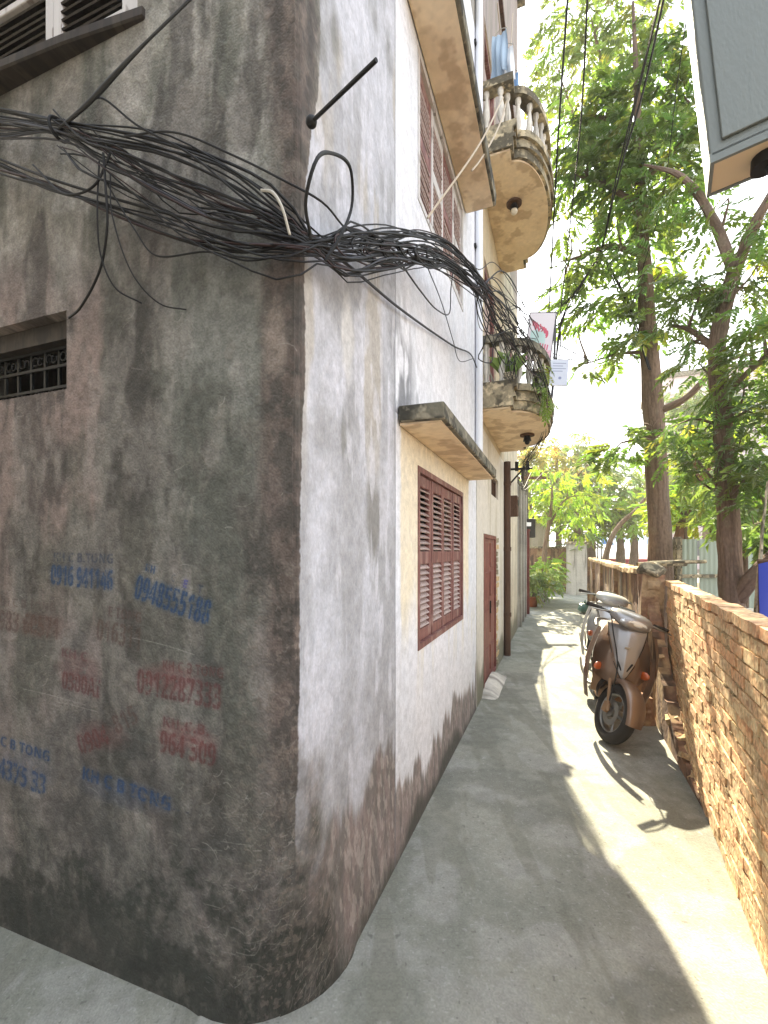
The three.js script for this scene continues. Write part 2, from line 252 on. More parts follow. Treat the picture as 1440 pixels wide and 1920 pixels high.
const neighSurf = surface(1024, 2048, (u, v) => {
  const s = u * 5, h = v * 10, m = N1(s * 2, h * 1.4 + 5, 4), st = N2(s * 8, h * 0.6, 4), f = N3(s * 26, h * 26, 3), bits = N1(s * 9, h * 7, 4);
  let c = h < 2.95 ? mix3([222, 216, 206], [206, 200, 188], m) : mix3([206, 190, 160], [186, 172, 148], m);
  if (h > 6.4) c = mix3([150, 138, 132], [128, 120, 114], smooth(0.4, 0.6, st));
  if (s > 2.52 && h < 6.4) c = mix3(mix3([204, 194, 172], [178, 168, 150], smooth(0.35, 0.6, st)), [212, 206, 190], 0.5 * smooth(0.55, 0.65, bits));
  c = mix3(c, [176, 166, 142], 0.45 * smooth(0.56, 0.7, st));
  c = mix3(c, [112, 110, 92], 0.8 * smooth(0.1, -0.1, h - 0.35 - 0.7 * (m - 0.5)));
  const b = 0.93 + 0.12 * f; return [c[0] * b, c[1] * b, c[2] * b, 128 + 80 * (f - 0.5) + 60 * (bits - 0.5)];
});
const groundSurf = surface(2048, 2048, (u, v) => {                  // worn cement of the alley, 5 m by 5 m
  const s = u * 5, h = v * 5, m = N1(s * 1.3, h * 1.3, 5), bl = N2(s * 4.4, h * 4.4, 4), f = N3(s * 24, h * 24, 3), g = N1.n(s * 190, h * 190), sp = N2.n(s * 95, h * 95);
  let c = mix3([152, 152, 141], [134, 136, 126], smooth(0.38, 0.62, m)); c = mix3(c, [160, 160, 154], 0.6 * smooth(0.5, 0.66, bl)); c = mix3(c, [110, 112, 104], 0.5 * smooth(0.58, 0.72, N3(s * 2.2 + 7, h * 3.1, 5)));
  c = mix3(c, [172, 172, 168], 0.5 * smooth(0.82, 0.93, sp)); c = mix3(c, [98, 98, 92], 0.5 * smooth(0.1, 0.04, N3.n(s * 60 + 5, h * 60))); c = mix3(c, [120, 120, 108], 0.45 * smooth(0.55, 0.66, N1(s * 8 + 3, h * 1.6, 4)));
  const w = 0;
  const b = 0.9 + 0.13 * f + 0.12 * (g - 0.5); return [c[0] * b, c[1] * b, c[2] * b, 128 + 70 * (bl - 0.5) + 80 * (f - 0.5) + 50 * (g - 0.5) - 70 * w];
});
const earthSurf = surface(512, 512, (u, v) => { const s = u * 2, h = v * 2, m = N1(s * 4, h * 4, 5), f = N2(s * 40, h * 40, 3); const c = mix3([118, 100, 80], [84, 74, 58], smooth(0.4, 0.65, m)), b = 0.8 + 0.4 * f; return [c[0] * b, c[1] * b, c[2] * b, 128 + 140 * (f - 0.5)]; });
const brickSurf = surface(512, 512, (u, v) => { const s = u, h = v, m = N1(s * 14, h * 18, 4), f = N2(s * 70, h * 70, 3), p = N3(s * 30, h * 30, 3); let c = mix3([228, 196, 154], [212, 170, 130], smooth(0.36, 0.62, m)); c = mix3(c, [226, 202, 162], 0.8 * smooth(0.48, 0.62, p)); c = mix3(c, [150, 112, 86], 0.5 * smooth(0.62, 0.74, N1(s * 40, h * 40 + 9, 3))); const b = 0.84 + 0.3 * f; return [c[0] * b, c[1] * b, c[2] * b, 128 + 130 * (p - 0.5) + 110 * (f - 0.5)]; });
const mortarSurf = surface(512, 512, (u, v) => { const m = N2(u * 20, v * 20, 4), f = N3(u * 90, v * 90, 3), c = mix3([214, 188, 146], [178, 148, 110], smooth(0.36, 0.64, m)), b = 0.8 + 0.36 * f; return [c[0] * b, c[1] * b, c[2] * b, 128 + 150 * (m - 0.5) + 110 * (f - 0.5)]; });
const oldWallSurf = surface(1024, 512, (u, v) => { const s = u * 4, h = v * 2, st = N1(s * 10, h * 1.1, 4), m = N2(s * 5, h * 4, 5), f = N3(s * 40, h * 40, 3); let c = mix3([150, 116, 92], [112, 86, 70], smooth(0.4, 0.62, st)); c = mix3(c, [184, 160, 122], 0.75 * smooth(0.52, 0.64, m)); c = mix3(c, [76, 62, 52], 0.7 * smooth(0.58, 0.72, N1(s * 7, h * 3 + 9, 4))); const b = 0.84 + 0.28 * f; return [c[0] * b, c[1] * b, c[2] * b, 128 + 150 * (m - 0.5) + 100 * (f - 0.5)]; });
const barkSurf = surface(512, 512, (u, v) => { const s = u * 1.2, h = v * 1.2, st = N1(s * 34, h * 5, 4), m = N2(s * 7, h * 6, 4), f = N3(s * 60, h * 40, 3); let c = mix3([126, 106, 90], [104, 86, 72], smooth(0.36, 0.64, st)); c = mix3(c, [130, 118, 100], 0.5 * smooth(0.54, 0.68, m)); const b = 0.84 + 0.28 * f; return [c[0] * b, c[1] * b, c[2] * b, 128 + 130 * (st - 0.5) + 60 * (f - 0.5)]; });
const mouldSurf = surface(512, 512, (u, v) => { const s = u * 1.5, h = v * 1.5, m = N1(s * 9, h * 9, 4), f = N2(s * 50, h * 50, 3), p = N3(s * 16, h * 16, 4); let c = mix3([108, 104, 90], [60, 58, 50], smooth(0.4, 0.6, m)); c = mix3(c, [150, 142, 122], 0.7 * smooth(0.56, 0.68, p)); const b = 0.84 + 0.3 * f; return [c[0] * b, c[1] * b, c[2] * b, 128 + 130 * (m - 0.5) + 100 * (f - 0.5)]; });
const peachSurf = surface(512, 512, (u, v) => { const s = u * 2, h = v * 2, m = N1(s * 3, h * 3, 4), f = N2(s * 30, h * 30, 3), p = N3(s * 7, h * 7, 4); let c = mix3([234, 214, 184], [224, 202, 170], smooth(0.4, 0.62, m)); c = mix3(c, [196, 172, 142], 0.8 * smooth(0.5, 0.64, p)); const b = 0.94 + 0.1 * f; return [c[0] * b, c[1] * b, c[2] * b, 128 + 60 * (f - 0.5) + 60 * (p - 0.5)]; });
const woodSurf = surface(256, 512, (u, v) => { const g = N1(u * 26, v * 3, 4), w = N2(u * 8, v * 8, 4), f = N3(u * 60, v * 60, 2); let c = mix3([128, 84, 78], [106, 66, 62], smooth(0.38, 0.62, g)); c = mix3(c, [158, 132, 124], 0.6 * smooth(0.58, 0.7, w)); const b = 0.9 + 0.18 * f; return [c[0] * b, c[1] * b, c[2] * b, 128 + 90 * (g - 0.5) + 40 * (f - 0.5)]; });
const slatSurf = surface(256, 512, (u, v) => { const g = N2(u * 30, v * 4, 4), w = N1(u * 9, v * 9, 4); let c = mix3([182, 164, 158], [160, 140, 134], smooth(0.38, 0.62, g)); c = mix3(c, [128, 92, 86], 0.7 * smooth(0.54, 0.66, w)); return [c[0], c[1], c[2], 128 + 90 * (g - 0.5)]; });
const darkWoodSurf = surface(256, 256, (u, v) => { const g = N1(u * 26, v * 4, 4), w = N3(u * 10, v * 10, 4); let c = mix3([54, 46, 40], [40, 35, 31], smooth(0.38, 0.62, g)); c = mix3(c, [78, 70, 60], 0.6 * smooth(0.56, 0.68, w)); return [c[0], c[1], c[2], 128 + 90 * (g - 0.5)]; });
const whiteWoodSurf = surface(256, 512, (u, v) => { const g = N1(u * 26, v * 3, 4), w = N2(u * 10, v * 10, 4); let c = mix3([206, 202, 200], [186, 182, 180], g); c = mix3(c, [120, 110, 104], 0.7 * smooth(0.62, 0.72, w)); return [c[0], c[1], c[2], 128 + 90 * (g - 0.5)]; });
const M = {
  up: surfMat(upSurf, 3, 3, 0.006), neigh: surfMat(neighSurf, 5, 10, 0.006), ground: surfMat(groundSurf, 5, 5, 0.006, 0.9), earth: surfMat(earthSurf, 2, 2, 0.02, 1),
  lane: surfMat(groundSurf, 4.1, 4.1, 0.006, 0.9),
  mortar: surfMat(mortarSurf, 1, 1, 0.012, 1), oldWall: surfMat(oldWallSurf, 4, 2, 0.012, 1), bark: surfMat(barkSurf, 1.2, 1.2, 0.02, 1), bark2: surfMat(barkSurf, 1.2, 1.2, 0.02, 1, { color: new THREE.Color(0.95, 0.62, 0.5) }),
  mould: surfMat(mouldSurf, 1.5, 1.5, 0.01, 1), peach: surfMat(peachSurf, 2, 2, 0.003), wood: surfMat(woodSurf, 0.5, 1, 0.002, 0.6), slat: surfMat(slatSurf, 0.5, 1, 0.002, 0.65), whiteWood: surfMat(whiteWoodSurf, 0.5, 1, 0.002, 0.6),
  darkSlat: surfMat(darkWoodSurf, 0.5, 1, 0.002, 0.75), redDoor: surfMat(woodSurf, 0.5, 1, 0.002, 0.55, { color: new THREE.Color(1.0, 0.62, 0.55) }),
  side: new THREE.MeshStandardMaterial({ map: sideSurf.map, bumpMap: sideSurf.bump, bumpScale: 0.012, roughness: 0.95 }), front: new THREE.MeshStandardMaterial({ map: frontSurf.map, bumpMap: frontSurf.bump, bumpScale: 0.006, roughness: 0.9 }),
  iron: mat(0x1a1a1a, 0.6, 0.3), cable: mat(0x0a0a0c, 0.7), cableGrey: mat(0x3a3a40, 0.7), cableSunBrown: mat(0x2e1b1a, 0.7), cableWhite: mat(0xb4aea2, 0.6), rope: mat(0xb9ab97, 0.9),  // brown cables: the tone of sunlit strands put into the colour
  plasterWhite: surfMat(upSurf, 3, 3, 0.004, 0.85, { color: new THREE.Color(1.5, 1.5, 1.52) }), pipeWhite: mat(0xdde1e8, 0.5), rust: surfMat(barkSurf, 0.8, 0.8, 0.003, 0.9, { color: new THREE.Color(0.55, 0.42, 0.36) }),
  stone: surfMat(mouldSurf, 1.5, 1.5, 0.008, 0.95, { color: new THREE.Color(2.3, 2.15, 1.95) }), dark: mat(0x16130f, 0.9),
};
// ---------- the setting ----------
function sheet(pts, y, m, name) {                                   // pts: [x, z] outline on the ground
  const g = new THREE.ShapeGeometry(shapeOf(pts.map(([x, z]) => [x, -z]))); g.rotateX(-Math.PI / 2); g.translate(0, y, 0);
  const p = g.attributes.position, uv = g.attributes.uv; for (let i = 0; i < p.count; i++) uv.setXY(i, p.getX(i), -p.getZ(i));
  return structure(name, g, m);
}
sheet([[-60, 30], [70, 30], [70, -140], [-60, -140]], 0, M.earth, 'ground');
{ const q = (s, n) => { const a = along(s, n); return [a[0], a[2]]; };
  sheet([q(-9, -6), q(-9, 3), q(1.5, 1.72), q(3.6, 1.78), q(24, 1.85), q(24, -2.2), q(10.9, -2.2), q(10.9, -0.3), q(0.4, -0.3), q(0.1, -0.3), q(-0.05, -0.25)].map((p) => p), 0.004, M.ground, 'alley_pavement');
  sheet([q(0.35, -0.25), q(-0.28, 0.05), q(-3.2, 0.9), q(-7, 1.2), q(-7, -8), q(0.35, -8)], 0.008, M.lane, 'lane_pavement'); }

// ---------- the corner house ----------
const house = thing('corner_house', 'mould-stained corner house with dark side wall and pale alley wall', 'house', [CX, 0, CZ], TF);
const HTOP = 7.6;
const inSide = (o, x, y, z) => { o.position.set(0.016 * x - z, y, x + 0.016 * z); o.rotation.y = TL; return o; };   // x along the side wall (0 at the corner, negative inwards), z outwards
{
  const uvSet = (g, f) => { const p = g.attributes.position, uv = g.attributes.uv; for (let i = 0; i < p.count; i++) uv.setXY(i, ...f(p.getX(i), p.getY(i), p.getZ(i))); return g; };
  const ext = (shape, d) => new THREE.ExtrudeGeometry(shape, { depth: d, bevelEnabled: false });
  // alley wall
  const fs = shapeOf([[0.45, 0], [3.36, 0], [3.36, 6.78], [0.45, 6.78]]); fs.holes.push(rectPath(1.308, 2.665, 1.012, 2.103), rectPath(1.308, 2.665, 3.66, 4.56));
  const front = uvSet(ext(fs, 0.2), (x, y, z) => [(x + (z - 0.2) * 0.4) / FW, y / FH]); front.translate(0, 0, -0.2);
  // side wall, with its two openings
  const ss = shapeOf([[-4.3, 0], [-0.45, 0], [-0.45, 4.29], [-4.3, 4.29]]); ss.holes.push(rectPath(-1.76, -1.042, 2.238, 2.548), rectPath(-2.5, -0.672, 3.56, 4.28));
  const side = uvSet(ext(ss, 0.2), (x, y, z) => [(x - (z - 0.2) * 0.3 + LW) / LW, (y + (z - 0.2) * 0.3) / LW]); side.translate(0, 0, -0.2);
  const ms = new THREE.Matrix4().makeRotationY(TL); side.applyMatrix4(ms);
  // rounded corner: wide at the foot, sharp from chest height up
  const rows = 70, cols = 28, pos = [], S = [], rad = (h) => 0.022 + 0.37 * Math.pow(clamp(1 - h / 1.35), 2);
  for (let j = 0; j <= rows; j++) {
    const h = Math.pow(j / rows, 1.5) * 6.78, r = rad(h);
    for (let i = 0; i <= cols; i++) {
      let x, z, s; const k = i / cols;
      if (k < 0.25) { s = lerp(0.45, r, k / 0.25); x = s; z = 0; } else if (k > 0.75) { s = -lerp(r, 0.45, (k - 0.75) / 0.25); x = 0.016 * s; z = s; }
      else { const th = (k - 0.25) / 0.5 * Math.PI / 2; x = r - r * Math.sin(th); z = -r + r * Math.cos(th); s = r * (1 - (k - 0.25) / 0.25); }
      const e = Math.sin(Math.PI * k), w = e * 0.012 * (N1(h * 3.1 + 5, k * 6, 3) - 0.5) + e * 0.014 * smooth(0.12, 0, h);
      pos.push(x - w, h, z + w); S.push([s, h]);
    }
  }
  const half = (c0, c1, fuv) => {
    const idx = [], W = cols + 1; for (let j = 0; j < rows; j++) for (let i = c0; i < c1; i++) { const a = j * W + i, b = a + W; idx.push(a, b, a + 1, b, b + 1, a + 1); }
    const g = new THREE.BufferGeometry(); g.setAttribute('position', new THREE.Float32BufferAttribute(pos, 3)); g.setAttribute('uv', new THREE.Float32BufferAttribute(S.flatMap(fuv), 2));
    const all = []; for (let j = 0; j < rows; j++) for (let i = 0; i < cols; i++) { const a = j * W + i, b = a + W; all.push(a, b, a + 1, b, b + 1, a + 1); }
    g.setIndex(all); g.computeVertexNormals(); g.setIndex(idx); return g;
  };
  part(house, 'alley_wall', mg([front, half(0, cols / 2, ([s, h]) => [Math.max(0.001, s) / FW, h / FH])]), M.front);
  part(house, 'side_wall', mg([side, half(cols / 2, cols, ([s, h]) => [(LW + Math.min(-0.001, s)) / LW, h / LW])]), M.side, 'dark mouldy side wall with stencilled telephone numbers');
  const up = bx(3.85, HTOP - 4.29, 0.2, -2.375, (HTOP + 4.29) / 2, -0.1); up.applyMatrix4(ms);
  const rear = bx(0.2, HTOP, 4.1, 3.26, HTOP / 2, -2.25), back = bx(3.3, HTOP, 0.2, 1.6, HTOP / 2, -4.2), top = bx(3.36, HTOP - 6.79, 0.2, 1.68, (HTOP + 6.79) / 2, -0.1);
  part(house, 'upper_wall', mg([up, rear, back, top]), M.up);
  part(house, 'roof', bx(3.7, 0.15, 4.7, 1.6, HTOP + 0.075, -2.1), M.mould);
}
// shutters: each leaf is a part, each slat a piece of it
function leaf(parent, put, x0, y0, w, h, z, frameMat, slatMat, o = {}) {
  const st = o.stile ?? 0.042, top = o.top ?? 0.07, bot = o.bot ?? 0.07, midr = o.mid ?? 0.08, T = 0.032, half = (h - top - bot - midr) / 2, bars = [];
  bars.push(rb(st, h, T, 0.005, st / 2, h / 2, 0, 1), rb(st, h, T, 0.005, w - st / 2, h / 2, 0, 1), rb(w - 2 * st, top, T - 0.004, 0.005, w / 2, h - top / 2, 0, 1), rb(w - 2 * st, bot, T - 0.004, 0.005, w / 2, bot / 2, 0, 1), rb(w - 2 * st, midr, T - 0.004, 0.005, w / 2, bot + half + midr / 2, 0, 1));
  const L = part(parent, 'shutter', uvBox(mg(bars), x0), frameMat); put(L, x0, y0, z);
  const g = new THREE.BoxGeometry(w - 2 * st + 0.004, 0.007, o.slat ?? 0.04), pitch = o.pitch ?? 0.036;
  for (const [b0, tilt] of [[bot, o.tiltLow ?? 0.75], [bot + half + midr, o.tiltHigh ?? 0.6]]) for (let y = b0 + pitch * 0.6; y < b0 + half - pitch * 0.3; y += pitch) {
    const s = part(L, 'slat', g, slatMat); s.position.set(w / 2 + rr(-0.001, 0.001), y, rr(-0.002, 0.002)); s.rotation.x = tilt + rr(-0.07, 0.07); s.rotation.z = rr(-0.008, 0.008);
  }
  return L;
}
const onFront = (o, x, y, z) => { o.position.set(x, y, z); return o; };
const ring = (x0, x1, y0, y1, t, z, d) => mg([bx(x1 - x0, t, d, (x0 + x1) / 2, y1 - t / 2, z), bx(x1 - x0, t, d, (x0 + x1) / 2, y0 + t / 2, z), bx(t, y1 - y0 - 2 * t, d, x0 + t / 2, (y0 + y1) / 2, z), bx(t, y1 - y0 - 2 * t, d, x1 - t / 2, (y0 + y1) / 2, z)]);
part(house, 'window_frame', ring(1.31, 2.663, 1.014, 2.101, 0.035, -0.03, 0.07), M.wood);
for (let i = 0; i < 4; i++) leaf(house, onFront, 1.347 + i * 0.3205, 1.051, 0.3165, 1.013, -0.03 + (i % 2) * 0.004, M.wood, M.slat);
part(house, 'window_frame', ring(1.31, 2.663, 3.662, 4.558, 0.035, -0.03, 0.07), M.whiteWood);
for (let i = 0; i < 4; i++) leaf(house, onFront, 1.347 + i * 0.3205, 3.699, 0.3165, 0.822, -0.03 + (i % 2) * 0.004, i % 2 ? M.whiteWood : M.wood, M.slat, { tiltLow: 0.5, tiltHigh: 0.5, pitch: 0.032 });
{ // frame of the lower-left grille window and the shuttered window above it
  const gw = 0.718, gh = 0.31, b = [];
  const grille = part(house, 'window_grille', new THREE.BufferGeometry(), M.iron); inSide(grille, -1.76, 2.238, -0.1);
  for (let i = 0; i <= 8; i++) b.push(bx(0.011, gh, 0.011, 0.01 + i * (gw - 0.02) / 8, gh / 2, 0));
  for (const y of [0.02, 0.06, 0.15, 0.225, 0.29]) b.push(bx(gw, 0.012, 0.008, gw / 2, y, 0.007));
  for (let i = 0; i < 8; i++) { const cx = 0.054 + i * (gw - 0.02) / 8; for (const [dx, dy, r] of [[-0.014, 0.19, 0.018], [0.016, 0.187, 0.016], [0, 0.04, 0.014]]) { const t = new THREE.TorusGeometry(r, 0.004, 5, 14, 5.2); t.rotateZ(i * 1.3 + dx * 90); t.translate(cx + dx, dy, 0.004); b.push(t); } }
  grille.geometry = mg(b);
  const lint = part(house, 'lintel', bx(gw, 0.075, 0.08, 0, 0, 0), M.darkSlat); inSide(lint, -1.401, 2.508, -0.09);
  const fr = part(house, 'window_frame', ring(0, 1.826, 0, 0.72, 0.05, 0, 0.08), M.whiteWood); inSide(fr, -2.499, 3.56, -0.05);
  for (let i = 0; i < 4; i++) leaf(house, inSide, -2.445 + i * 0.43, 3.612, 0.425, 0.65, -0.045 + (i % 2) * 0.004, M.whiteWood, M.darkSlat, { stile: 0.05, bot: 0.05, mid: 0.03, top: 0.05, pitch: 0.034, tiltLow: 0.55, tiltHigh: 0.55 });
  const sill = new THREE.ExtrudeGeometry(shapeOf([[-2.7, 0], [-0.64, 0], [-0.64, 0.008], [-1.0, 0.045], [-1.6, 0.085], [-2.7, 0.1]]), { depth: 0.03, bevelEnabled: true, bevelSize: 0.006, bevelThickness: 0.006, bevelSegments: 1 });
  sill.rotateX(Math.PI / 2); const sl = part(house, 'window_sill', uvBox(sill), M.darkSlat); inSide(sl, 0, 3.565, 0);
}
// concrete canopies over the alley windows: mouldy rim, painted underside
for (const [x0, x1, y, d, t] of [[0.945, 2.955, 2.255, 0.245, 0.085], [0.97, 2.80, 4.6, 0.265, 0.10]]) {
  const c = part(house, 'canopy', jitter(uvBox(rb(x1 - x0, t, d, 0.012, (x0 + x1) / 2, y + t / 2, d / 2 + 0.002, 3)), 0.012, 14), M.mould);
  part(c, 'canopy_soffit', bx(x1 - x0 - 0.05, 0.012, d - 0.03, (x0 + x1) / 2, y - 0.003, d / 2 - 0.008), M.peach);
}
{ const p = part(house, 'rain_pipe', mg([bar([3.29, 2.36, 0.04], [3.29, 7.4, 0.04], 0.036, 14), bar([3.385, 2.4, 0.03], [3.385, 7.4, 0.03], 0.02, 8)]), M.pipeWhite, 'white rain pipe at the end of the pale wall');
  for (const y of [2.6, 4.6, 6.6]) part(p, 'pipe_clip', bx(0.13, 0.03, 0.02, 3.29, y, 0.01), M.iron); }

// ---------- the neighbour with round balconies ----------
const nb = thing('balcony_house', 'tall cream and grey house with two round balconies over the alley', 'house', along(3.4), TF);
{
  const W = 5.0, H = 12.8;
  const sh = shapeOf([[0, 0], [W, 0], [W, H], [0, H]]); sh.holes.push(rectPath(0.45, 1.52, 0.03, 1.795), rectPath(1.07, 1.76, 2.3, 2.56), rectPath(0.5, 1.5, 3.3, 4.9), rectPath(3.0, 4.2, 3.9, 5.2), rectPath(0.5, 1.5, 5.9, 7.6));
  const g = new THREE.ExtrudeGeometry(sh, { depth: 0.2, bevelEnabled: false }); g.translate(0, 0, -0.2);
  part(nb, 'front_wall', g, M.neigh);
  part(nb, 'side_wall', mg([bx(0.2, H, 4.6, 0.1, H / 2, -2.5), bx(0.2, H, 4.6, W - 0.1, H / 2, -2.5), bx(W, H, 0.2, W / 2, H / 2, -4.9)]), M.up);
  part(nb, 'roof', bx(W + 0.2, 0.16, 5.2, W / 2, H + 0.08, -2.45), M.mould);
  part(nb, 'string_course', bx(W, 0.1, 0.05, W / 2, 9.3, 0.026), M.rust);
  // red door, set back, with broken plaster on its far jamb
  const d = part(nb, 'door', mg([rb(0.5, 1.7, 0.035, 0.006, 0.715, 0.9, -0.03, 1), rb(0.5, 1.7, 0.035, 0.006, 1.222, 0.9, -0.032, 1), ...[0.3, 0.75, 1.2, 1.55].flatMap((y) => [rb(0.36, 0.3, 0.012, 0.004, 0.715, y, -0.008, 1), rb(0.36, 0.3, 0.012, 0.004, 1.222, y, -0.01, 1)])].map((q) => uvBox(q))), M.redDoor, 'rusty red double door');
  part(d, 'handle', bar([0.93, 0.85, 0.01], [0.93, 1.0, 0.01], 0.009), M.iron);
  part(nb, 'door_frame', ring(0.452, 1.518, 0.032, 1.793, 0.045, -0.03, 0.07), M.redDoor);
  for (let i = 0; i < 20; i++) { const b = part(nb, 'jamb_brick', uvBox(jitter(bx(0.2, 0.06, 0.11), 0.02, 16, i)), pick([0, 1, 2]) ? M.mortar : M.stone); b.position.set(1.63 + rr(-0.04, 0.05), 0.12 + i * 0.085, -0.045 + rr(-0.006, 0.006)); b.rotation.set(rr(-0.1, 0.1), rr(-0.1, 0.1), rr(-0.1, 0.1)); }
  const vent = part(nb, 'vent', ring(1.075, 1.755, 2.303, 2.557, 0.03, -0.06, 0.06), M.rust);
  for (let i = 0; i < 6; i++) part(vent, 'vent_bar', bx(0.022, 0.2, 0.03, 1.15 + i * 0.106, 2.43, -0.06), M.rust);
  for (const [x0, x1, y0, y1] of [[0.5, 1.5, 3.3, 4.9], [0.5, 1.5, 5.9, 7.6], [3.0, 4.2, 3.9, 5.2]]) {
    const fr = part(nb, 'balcony_door', ring(x0, x1, y0, y1, 0.06, -0.06, 0.08), M.wood);
    part(fr, 'door_panel', mg([bx((x1 - x0) / 2 - 0.07, y1 - y0 - 0.13, 0.03, lerp(x0, x1, 0.265), (y0 + y1) / 2, -0.08), bx((x1 - x0) / 2 - 0.07, y1 - y0 - 0.13, 0.03, lerp(x0, x1, 0.735), (y0 + y1) / 2, -0.082)]), M.slat);
  }
  const outline = (o) => {
    const p = [[-0.0, 0.0], [-0.0 - Math.min(o, 0) , 0.35 + o], [0.14, 0.35 + o]]; p[0][0] = p[1][0];
    const a = 0.86 + o * 0.6, b = 0.34, n = 26; for (let i = 0; i <= n; i++) { const t = Math.PI - Math.PI * i / n; p.push([1.02 + a * Math.cos(t), 0.35 + o + b * Math.sin(t)]); }
    p.push([2.1 + o, 0.35 + o], [2.1 + o, 0]); return p;
  };
  const slab = (o, y0, y1) => { const g2 = new THREE.ExtrudeGeometry(shapeOf(outline(o)), { depth: y1 - y0, bevelEnabled: false }); g2.rotateX(Math.PI / 2); g2.translate(0, y1, 0.003); return uvBox(g2); };
  const prof = [[0.03, 0], [0.03, 0.03], [0.018, 0.04], [0.022, 0.07], [0.037, 0.13], [0.034, 0.2], [0.02, 0.3], [0.016, 0.33], [0.022, 0.345], [0.03, 0.36], [0.03, 0.4]].map(([x, y]) => new THREE.Vector2(x, y));
  const lathe = new THREE.LatheGeometry(prof, 10);
  for (const [y, hasPlants, wornRail] of [[3.03, 1, 0], [5.6, 0, 1]]) {
    const b = part(nb, 'balcony', mg([slab(0, y + 0.012, y + 0.1), slab(0.025, y + 0.1, y + 0.135), slab(0.005, y + 0.135, y + 0.2), slab(0.035, y + 0.2, y + 0.27)]), M.stone, hasPlants ? 'lower round balcony with plants' : 'upper round balcony');
    part(b, 'soffit', slab(-0.03, y - 0.006, y + 0.012), M.peach);
    const pl = outline(-0.06).slice(1, -1), len = [0]; for (let i = 1; i < pl.length; i++) len.push(len[i - 1] + Math.hypot(pl[i][0] - pl[i - 1][0], pl[i][1] - pl[i - 1][1]));
    pl.unshift([pl[0][0], 0.02]); len.unshift(-0.27); pl.push([pl[pl.length - 1][0], 0.02]); len.push(len[len.length - 1] + 0.27);
    for (let d2 = -0.2; d2 < len[len.length - 1] - 0.05; d2 += 0.148) { let i = 1; while (len[i] < d2) i++; const k = (d2 - len[i - 1]) / (len[i] - len[i - 1]); const q = part(b, 'baluster', lathe, M.plasterWhite); q.position.set(lerp(pl[i - 1][0], pl[i][0], k), y + 0.27, lerp(pl[i - 1][1], pl[i][1], k)); q.rotation.set(rr(-0.02, 0.02), R() * 6, rr(-0.02, 0.02)); }
    const rs = shapeOf(outline(-0.0)); rs.holes.push(new THREE.Path(outline(-0.13).map(([x, z]) => new THREE.Vector2(x, Math.max(0.001, z)))));
    const rg = new THREE.ExtrudeGeometry(rs, { depth: 0.075, bevelEnabled: false }); rg.rotateX(Math.PI / 2); rg.translate(0, y + 0.745, 0.004); part(b, 'handrail', uvBox(rg), wornRail ? M.stone : M.mould);
  }
  // brackets, meter boxes and pipes beyond the door
  const dp = part(nb, 'drain_pipe', mg([bar([2.5, 0.0, 0.05], [2.5, 2.96, 0.05], 0.05, 12), bar([2.72, 0.3, 0.03], [2.72, 2.9, 0.03], 0.025, 8)]), M.rust, 'dark rusty drain pipe');
  for (const y of [0.6, 1.6, 2.6]) part(dp, 'pipe_collar', bar([2.5, y, 0.05], [2.5, y + 0.06, 0.05], 0.06, 12), M.rust);
  part(nb, 'cable_bracket', mg([bar([2.6, 2.86, 0], [2.6, 2.86, 0.4], 0.018), bar([2.6, 2.55, 0], [2.6, 2.86, 0.28], 0.014), bx(0.05, 0.14, 0.05, 2.6, 2.9, 0.18), bx(0.05, 0.14, 0.05, 2.6, 2.9, 0.34)]), M.iron);
  const mb = part(nb, 'meter_box', rb(0.24, 0.34, 0.14, 0.02, 3.25, 2.35, 0.08), M.rust); part(mb, 'meter_window', bx(0.14, 0.1, 0.01, 3.25, 2.4, 0.154), M.iron);
}
// low yard wall and red gate post past the tall house
{
  const yw = thing('yard_wall', 'low streaked cream wall beyond the tall balcony house', 'wall', along(8.42), TF);
  part(yw, 'wall_body', bx(2.3, 3.0, 0.2, 1.16, 1.5, -0.1), M.up); part(yw, 'coping', bx(2.36, 0.08, 0.26, 1.16, 3.04, -0.1), M.mould);
  for (let i = 0; i < 3; i++) part(yw, 'pilaster', bx(0.16, 2.96, 0.06, 0.3 + i * 0.8, 1.48, 0.032), M.up);
  const gp = thing('gate_post', 'thin dark red metal gate post at the end of the cream wall', 'post', along(10.8), TF);
  part(gp, 'post_shaft', bx(0.08, 2.1, 0.09, 0, 1.05, 0.06), M.redDoor); part(gp, 'post_cap', bx(0.11, 0.05, 0.12, 0, 2.125, 0.06), M.redDoor);
}
